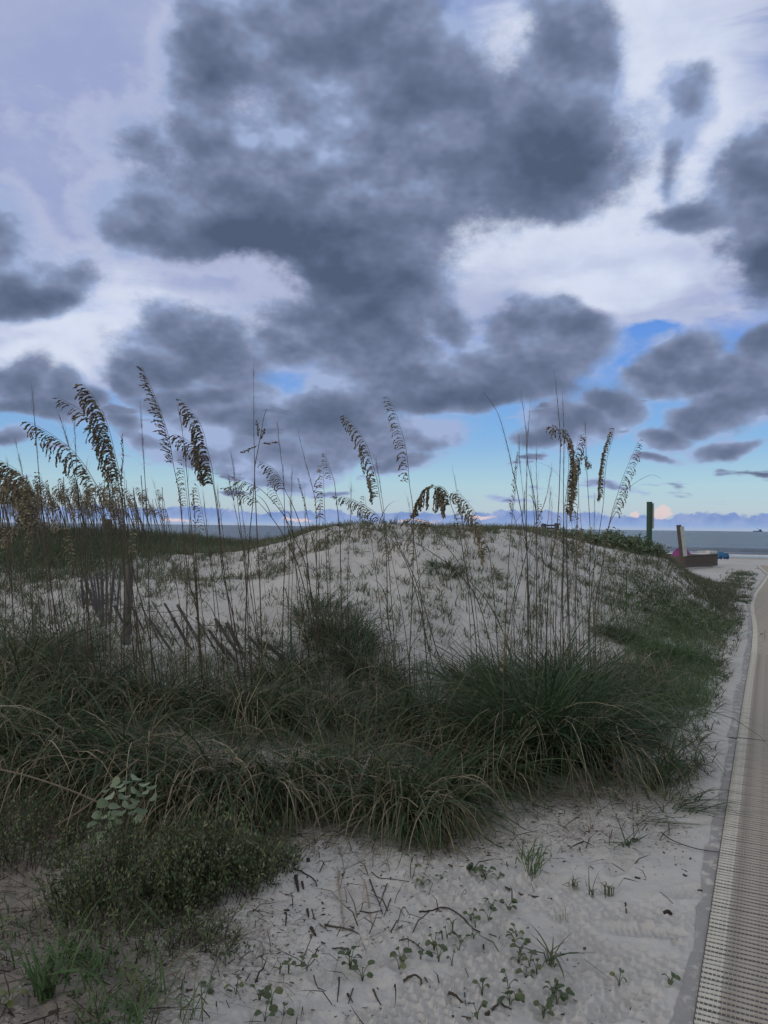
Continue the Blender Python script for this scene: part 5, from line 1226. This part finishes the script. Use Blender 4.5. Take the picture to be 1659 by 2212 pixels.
# ------------------------------------------------------------------ small grass plants on the near sand
def grass_plant(uv, n, L, w, th, bd, label, tint=(0, .6), mat=None, rad=.012, drop=1.0, az=None, K=7):
    b = ground(uv); g = rng; phi = g.random(n) * 6.283 if az is None else np.radians(g.uniform(az[0], az[1], n))
    base = np.stack([b[0] + g.normal(0, rad, n), b[1] + g.normal(0, rad, n), np.full(n, b[2] - .01)], 1)
    V, F = blades(base, phi, np.radians(g.uniform(*th, n)), np.radians(g.uniform(*bd, n)), g.uniform(*L, n), g.uniform(*w, n), K)
    o = link('grass_plant', tuft_mesh('grass_plant', V, F, g.uniform(*tint, n), K, mat or M_LUSH, b), None, tuple(b)); tag(o, label, 'grass')
grass_plant(Z7(165, 1215), 26, (.10, .26), (.003, .006), (55, 88), (5, 60), 'tall thin grass plant alone on the sand right of the middle tussock', rad=.014)
grass_plant(Z7(150, 1120), 20, (.08, .16), (.004, .007), (25, 80), (5, 70), 'lower leafy half of the lone tall grass plant', rad=.03)
grass_plant(Z7(760, 1030), 11, (.12, .24), (.006, .009), (10, 70), (10, 60), 'star shaped grass tuft on the sand right of the lone tall one', tint=(0, .4), mat=M_DUNE)
grass_plant(Z7(275, 1780), 13, (.12, .22), (.006, .009), (15, 75), (30, 110), 'spidery grass tuft with curved leaves near the bottom centre', tint=(.1, .7), mat=M_DUNE)
grass_plant(Z7(535, 1335), 7, (.06, .16), (.003, .005), (50, 88), (5, 40), 'thin upright blade tuft in the middle of the bare sand', mat=M_DUNE)
grass_plant(Z7(350, 1490), 8, (.04, .10), (.002, .003), (50, 88), (5, 40), 'tiny dry tuft left of the smooth sand', tint=(.7, 1), mat=M_DUNE)
grass_plant(Z7(640, 1330), 22, (.03, .06), (.003, .005), (10, 60), (5, 60), 'flat mat of short sprigs on the bare sand', tint=(.3, .9), mat=M_DUNE, rad=.012)
grass_plant(Z7(420, 1290), 18, (.03, .07), (.003, .005), (10, 60), (5, 60), 'short dry sprigs along the buried root', tint=(.4, .9), mat=M_DUNE, rad=.012)
grass_plant(Z7(980, 640), 40, (.30, .60), (.005, .009), (55, 88), (30, 100), 'upright green tuft between the dark clump and the mat', tint=(0, .4), mat=M_BLADE, rad=.05)
grass_plant(Z7(1090, 800), 34, (.22, .42), (.004, .008), (18, 40), (20, 70), 'long dark leaves lying flat over the sand towards the mat', tint=(0, .4), mat=M_BLADE, rad=.05, az=(-45, 25), K=9)
grass_plant(Z7(860, 880), 14, (.25, .45), (.004, .007), (10, 30), (15, 60), 'few long curved leaves lying on the sand in front of the flat ones', tint=(.2, .8), mat=M_BLADE, rad=.06, az=(-40, 20), K=9)
grass_plant(Z7(1010, 520), 30, (.25, .5), (.005, .009), (25, 60), (20, 80), 'bent green leaves reaching right to the mat behind the flat ones', tint=(0, .4), mat=M_BLADE, rad=.05, az=(-60, 50), K=8)
grass_plant(Z5(300, 1560), 50, (.08, .22), (.004, .009), (35, 85), (20, 90), 'bright green grass tuft in the lower left, left one of a pair', tint=(0, .5), rad=.05)
grass_plant(Z5(520, 1620), 60, (.09, .24), (.004, .009), (30, 85), (20, 90), 'bright green grass tuft in the lower left, right one of a pair', tint=(0, .5), rad=.06)
grass_plant(Z5(430, 1480), 26, (.12, .30), (.004, .009), (50, 88), (10, 60), 'tall green blades rising in front of the shrub', tint=(0, .5), rad=.10)
grass_plant(Z5(240, 1700), 24, (.10, .24), (.008, .012), (60, 88), (10, 50), 'broad green blades low in the bottom left', tint=(0, .3), rad=.015)
grass_plant(Z5(780, 1740), 60, (.10, .28), (.003, .007), (25, 85), (20, 90), 'olive grass tuft at the bottom edge, left of the open sand', tint=(.2, .8), rad=.05)
grass_plant(Z5(1050, 1830), 16, (.10, .22), (.003, .005), (50, 88), (10, 50), 'small thin tuft cut by the bottom edge', tint=(.1, .6), rad=.02)
grass_plant(Z5(620, 1830), 60, (.08, .2), (.004, .007), (25, 85), (20, 90), 'short green tuft cut by the bottom edge, left of the olive one', tint=(0, .5), rad=.06)
grass_plant(Z5(90, 1330), 50, (.08, .22), (.003, .006), (25, 85), (20, 90), 'sparse tuft among the dead sticks at the left edge', tint=(.2, .8), rad=.10)
grass_plant((740, 1770), 30, (.06, .14), (.006, .010), (30, 85), (20, 80), 'small leafy green tuft at the left foot of the middle tussock', tint=(0, .4), rad=.02)

# ------------------------------------------------------------------ single sticks and fallen stems
TW = [
 ([(210,1015),(270,1035),(330,1060),(342,1092)], .004, .1, 'dark forked stick just right of the shrub tip'), ([(228,1062),(234,1098),(242,1132)], .009, .0, 'short thick charred stick right of the shrub tip'), ([(262,1088),(270,1116)], .006, .05, 'short charred stub beside the thick charred stick'),
 ([(1370,1085),(1450,1130),(1540,1150),(1622,1160)], .0055, .4, 'long half buried brown root on the right of the near sand'), ([(900,1235),(970,1220),(1040,1213),(1130,1258),(1200,1322),(1340,1345)], .0042, .15, 'long curved dark stick in the middle of the near sand'), ([(640,1010),(680,1045),(760,1050),(860,1078),(890,1130),(850,1140)], .0022, .35, 'thin curled root below the middle tussock'),
 ([(630,1050),(652,1110),(676,1165),(700,1238)], .0032, .1, 'dark stick leaning in the centre of the sand, left of two'), ([(725,1070),(700,1140),(682,1205)], .0025, .2, 'thin stick crossing the dark leaning one'), ([(745,1150),(726,1200),(708,1245)], .0025, .1, 'short dark stick right of the crossing pair'),
 ([(462,1000),(460,1090),(474,1180),(490,1312)], .0042, 1.0, 'long pale straw stem pointing towards the camera'), ([(600,1060),(618,1150),(632,1240),(645,1308)], .0034, .95, 'second pale straw stem right of the long one'), ([(575,1228),(640,1232),(700,1224)], .0032, .3, 'short brown stick across the second straw stem'),
 ([(385,1300),(450,1312),(520,1332),(575,1345)], .0048, .5, 'half buried stick with a dark end in the centre left'), ([(315,1210),(330,1262),(362,1300),(402,1342)], .0030, .4, 'thin brown stick left of the half buried one'), ([(310,1328),(336,1372)], .0062, .05, 'short charred stick left of the half buried one'),
 ([(165,1255),(176,1262),(172,1330)], .0045, .05, 'upright charred twig near the shrub'), ([(290,1225),(298,1258)], .006, .05, 'charred stub standing behind the thin brown stick'), ([(782,1290),(812,1202),(848,1252)], .0018, .5, 'thin bent straw like a roof, upper one'), ([(745,1340),(780,1270)], .0028, .1, 'short dark stick beside the bent straws'),
 ([(782,1308),(850,1284),(800,1372)], .0024, .2, 'thin bent straw like a roof, lower one'), ([(800,1370),(850,1400),(935,1432)], .0030, .3, 'brown stick sloping right below the bent straws'), ([(690,1400),(720,1372),(790,1358)], .0022, .35, 'thin twig arching left of the bent straws'), ([(425,1425),(470,1428),(502,1446)], .0030, .1, 'dark stick lying left of the largest seedling'),
 ([(465,1570),(463,1620),(458,1675)], .0038, .1, 'dark stick pointing at the camera left of the round leaved seedling'), ([(815,1592),(860,1584),(905,1590),(912,1622)], .0052, .3, 'small driftwood piece left of the tread marks'), ([(930,1580),(958,1628)], .0030, .3, 'short twig beside the small driftwood'), ([(1250,1380),(1256,1430)], .0034, .1, 'short dark twig right of the middle row of seedlings'),
 ([(1060,1690),(1100,1708),(1142,1720)], .0058, .15, 'dark splinter in the tread marks'), ([(1328,1708),(1362,1725),(1402,1768)], .0032, .05, 'black twig by the large bright bottom seedling'), ([(1262,1772),(1296,1750),(1332,1720)], .0060, .4, 'brown bark piece left of the large bright bottom seedling'), ([(515,1690),(508,1668),(540,1716)], .0028, .2, 'bent little twig near the bottom centre'),
 ([(1145,1640),(1148,1680),(1152,1722)], .0024, .5, 'thin straw standing in the right part of the tread marks'), ([(325,1600),(345,1640),(392,1657)], .0024, .2, 'curved thin twig left of the round leaved seedling'), ([(650,1650),(668,1700),(690,1735)], .0040, .3, 'brown fibre bundle in the bottom centre'), ([(540,1640),(520,1700),(515,1720)], .0024, .2, 'thin twig above the brown fibre bundle'),
]
def twigs():
    for P, r, ti, lab in TW:
        G = [ground(Z6(*p)) for p in P]; b = G[0]; C = crom(G, 4); C[:, 2] += r * .7; C[:, 2] += np.abs(rng.normal(0, .002, len(C)))
        mb = MB(); mb.tube(C, list(r * (1 - .45 * np.linspace(0, 1, len(C)) + rng.normal(0, .06, len(C)))), 6, ti)
        tag(mb.build('stick', M_TWIG, loc=b), lab, 'stick', 'sticks and straws lying on the near sand')
    for P, r, ti, lab in (([(750,1380),(752,1408),(756,1436)], .0045, .2, 'short brown stick on the smooth sand'), ([(1000,1456),(1022,1450),(1046,1455)], .0095, .0, 'black seed pod on the smooth sand'), ([(810,1224),(846,1231)], .0048, .05, 'dark splinter on the upper smooth sand'), ([(1120,1205),(1136,1220)], .0045, .05, 'small dark chip near the mat'), ([(970,1340),(1020,1368),(1074,1402)], .0016, .5, 'hair thin straw on the smooth sand'), ([(1210,1288),(1260,1282),(1312,1252)], .0035, .1, 'curved dark leaf ending at the mat fabric'), ([(980,950),(1050,1010),(1180,1055),(1300,1068),(1405,1070)], .0030, .1, 'long thin dark leaf curving over the mat edge')):
        G = [ground(Z7(*p)) for p in P]; b = G[0]; C = crom(G, 4); C[:, 2] += r * .7 + (.01 if 'over the mat' in lab else 0); mb = MB(); mb.tube(C, list(r * (1 - .4 * np.linspace(0, 1, len(C)))), 6, ti)
        tag(mb.build('stick', M_TWIG, loc=b), lab, 'stick', 'sticks and straws lying on the near sand')
    # long stems leaning through the left clump
    for P, r, ti, dy, lab in (([(0,1662),(60,1676),(150,1706),(240,1745)], .0045, .75, 0, 'long pale dead stalk lying in from the left edge'), ([(120,1784),(190,1740),(250,1680),(300,1640)], .0048, .7, 0, 'pale dead stalk leaning behind the round leaved plant'), ([(70,1784),(100,1800),(135,1820)], .005, .6, 0, 'short pale stick left of the shrub')):
        b = ground((P[0][0], 1790)); d0 = 3.75; C = crom([at_depth(u, v, d0) for u, v in P], 4); C[:, 2] = np.maximum(C[:, 2], Hs(C[:, 0], C[:, 1]) + .01); mb = MB(); mb.tube(C, r, 6, ti); tag(mb.build('dead_stalk', M_TWIG, loc=C[0]), lab, 'stick')
twigs()
def litter_bits():
    g = np.random.default_rng(91)
    # crumbs and chips
    def d1(x, y):
        s, t = st(x, y); return np.clip((.16 + .9 * litter_shade(x, y)) * sst(t, .0, .25) * (1 - .75 * np.exp(-((x - 1.0) / .5) ** 2 - ((y - 3.2) / .7) ** 2)), 0, 1) * sst(fbm(x * 3, y * 3, 2), .25, .6)
    x, y, g = scatter(7500, (-2.6, 2.2), (1.9, 5.2), d1, 91); n = len(x); z = Hf(x, y)
    a = g.random(n) * 6.283; l = g.gamma(2, .0018, n) + .0014; w = l * g.uniform(.15, .5, n); h = w * .6
    ca, sa = np.cos(a), np.sin(a); P = []
    for sx, sy, sz in ((-1, -1, 0), (1, -1, 0), (1, 1, 0), (-1, 1, 0), (-.7, 0, 1), (.7, 0, 1)):
        P.append(np.stack([x + (sx * l * ca - sy * w * sa) / 1, y + (sx * l * sa + sy * w * ca) / 1, z + sz * h * 1.5 + .0005], 1))
    V = np.stack(P, 1).reshape(-1, 3); i0 = (np.arange(n) * 6)[:, None]
    F4 = np.concatenate([i0 + np.array([[0, 1, 5, 4]]), i0 + np.array([[2, 3, 4, 5]])]); F3 = np.concatenate([i0 + np.array([[1, 2, 5]]), i0 + np.array([[3, 0, 4]])])
    me = mesh_arrays('sand_litter', V, [F4, F3], M_TWIG, {'tint': np.repeat(np.clip(g.beta(1.1, 2.2, n), 0, 1), 6)})
    tag(link('sand_litter', me), 'tiny chips of dead plants sprinkled over the near sand', kind='stuff')
    # thin dead stems, thick in the lower left
    def d2(x, y):
        s, t = st(x, y); return np.clip(.03 + 1.3 * litter_shade(x, y) ** 1.1, 0, 1) * sst(t, .1, .4)
    x, y, g = scatter(3000, (-3.4, 2.0), (1.9, 5.0), d2, 93); n = len(x)
    L = g.gamma(2.2, .045, n) + .03; phi = g.random(n) * 6.283; th0 = g.normal(.10, .16, n) + .45 * (g.random(n) < .15)
    V, F = blades(np.stack([x, y, Hf(x, y) + .003], 1), phi, th0, g.normal(.12, .25, n), L, g.uniform(.002, .0055, n), 4, g=g)
    me = tuft_mesh('dead_stems', V, F, np.clip(g.beta(1.1, 1.9, n), 0, 1), 4, M_TWIG, (0, 0, 0)); tag(link('dead_stems', me), 'thin dead stems littering the sand in the lower left', kind='stuff')
    # curled dry leaves along the front of the tussocks
    def d3(x, y):
        u, v = uvw(x, y, Hs(x, y)); f = np.interp(u, [0, 500, 700, 1000, 1100, 1300, 1450], [1720, 1770, 1790, 1800, 1730, 1700, 1690]); return np.exp(-((v - f) / 38) ** 2) * (u < 1480)
    x, y, g = scatter(1500, (-3, 2.2), (3.2, 5.6), d3, 95); n = len(x)
    L = g.uniform(.12, .42, n); phi = g.normal(-1.57, 1.0, n); th0 = g.uniform(.05, .7, n)
    V, F = blades(np.stack([x, y, Hs(x, y) + .004], 1), phi, th0, g.uniform(.4, 2.2, n), L, g.uniform(.0022, .0045, n), 7, curl=g.normal(0, 1.3, n), g=g)
    me = tuft_mesh('fallen_leaves', V, F, np.clip(g.uniform(.35, 1.0, n), 0, 1), 7, M_BLADE, (0, 0, 0)); tag(link('fallen_leaves', me), 'curled dry leaves and roots spilling onto the sand in front of the tussocks', kind='stuff')
    # dead stubs over the dune
    def d4(x, y): return np.clip(dens_dune(x, y) * .7 + .55 * sst(fbm(x * 1.4, y * 1.4 + 9, 3), .38, .62) * sst(st(x, y)[1], .3, 1.2) * sst(y, 4.8, 6.5), 0, 1) * (y < 24)
    x, y, g = scatter(24000, (-11, 8), (4.8, 24), d4, 97); n = len(x)
    L = g.uniform(.03, .15, n); phi = g.random(n) * 6.283; th0 = np.radians(g.uniform(5, 90, n))
    V, F = blades(np.stack([x, y, Hs(x, y) - .004], 1), phi, th0, g.normal(.1, .3, n), L, g.uniform(.004, .008, n) * (.8 + .04 * y), 2, g=g, floor=False)
    me = tuft_mesh('dead_stubs', V, F, np.clip(g.beta(1.2, 1.8, n), 0, 1), 2, M_TWIG, (0, 0, 0)); tag(link('dead_stubs', me), 'dead stubs and runners dotting the dune sand', kind='stuff')
litter_bits()
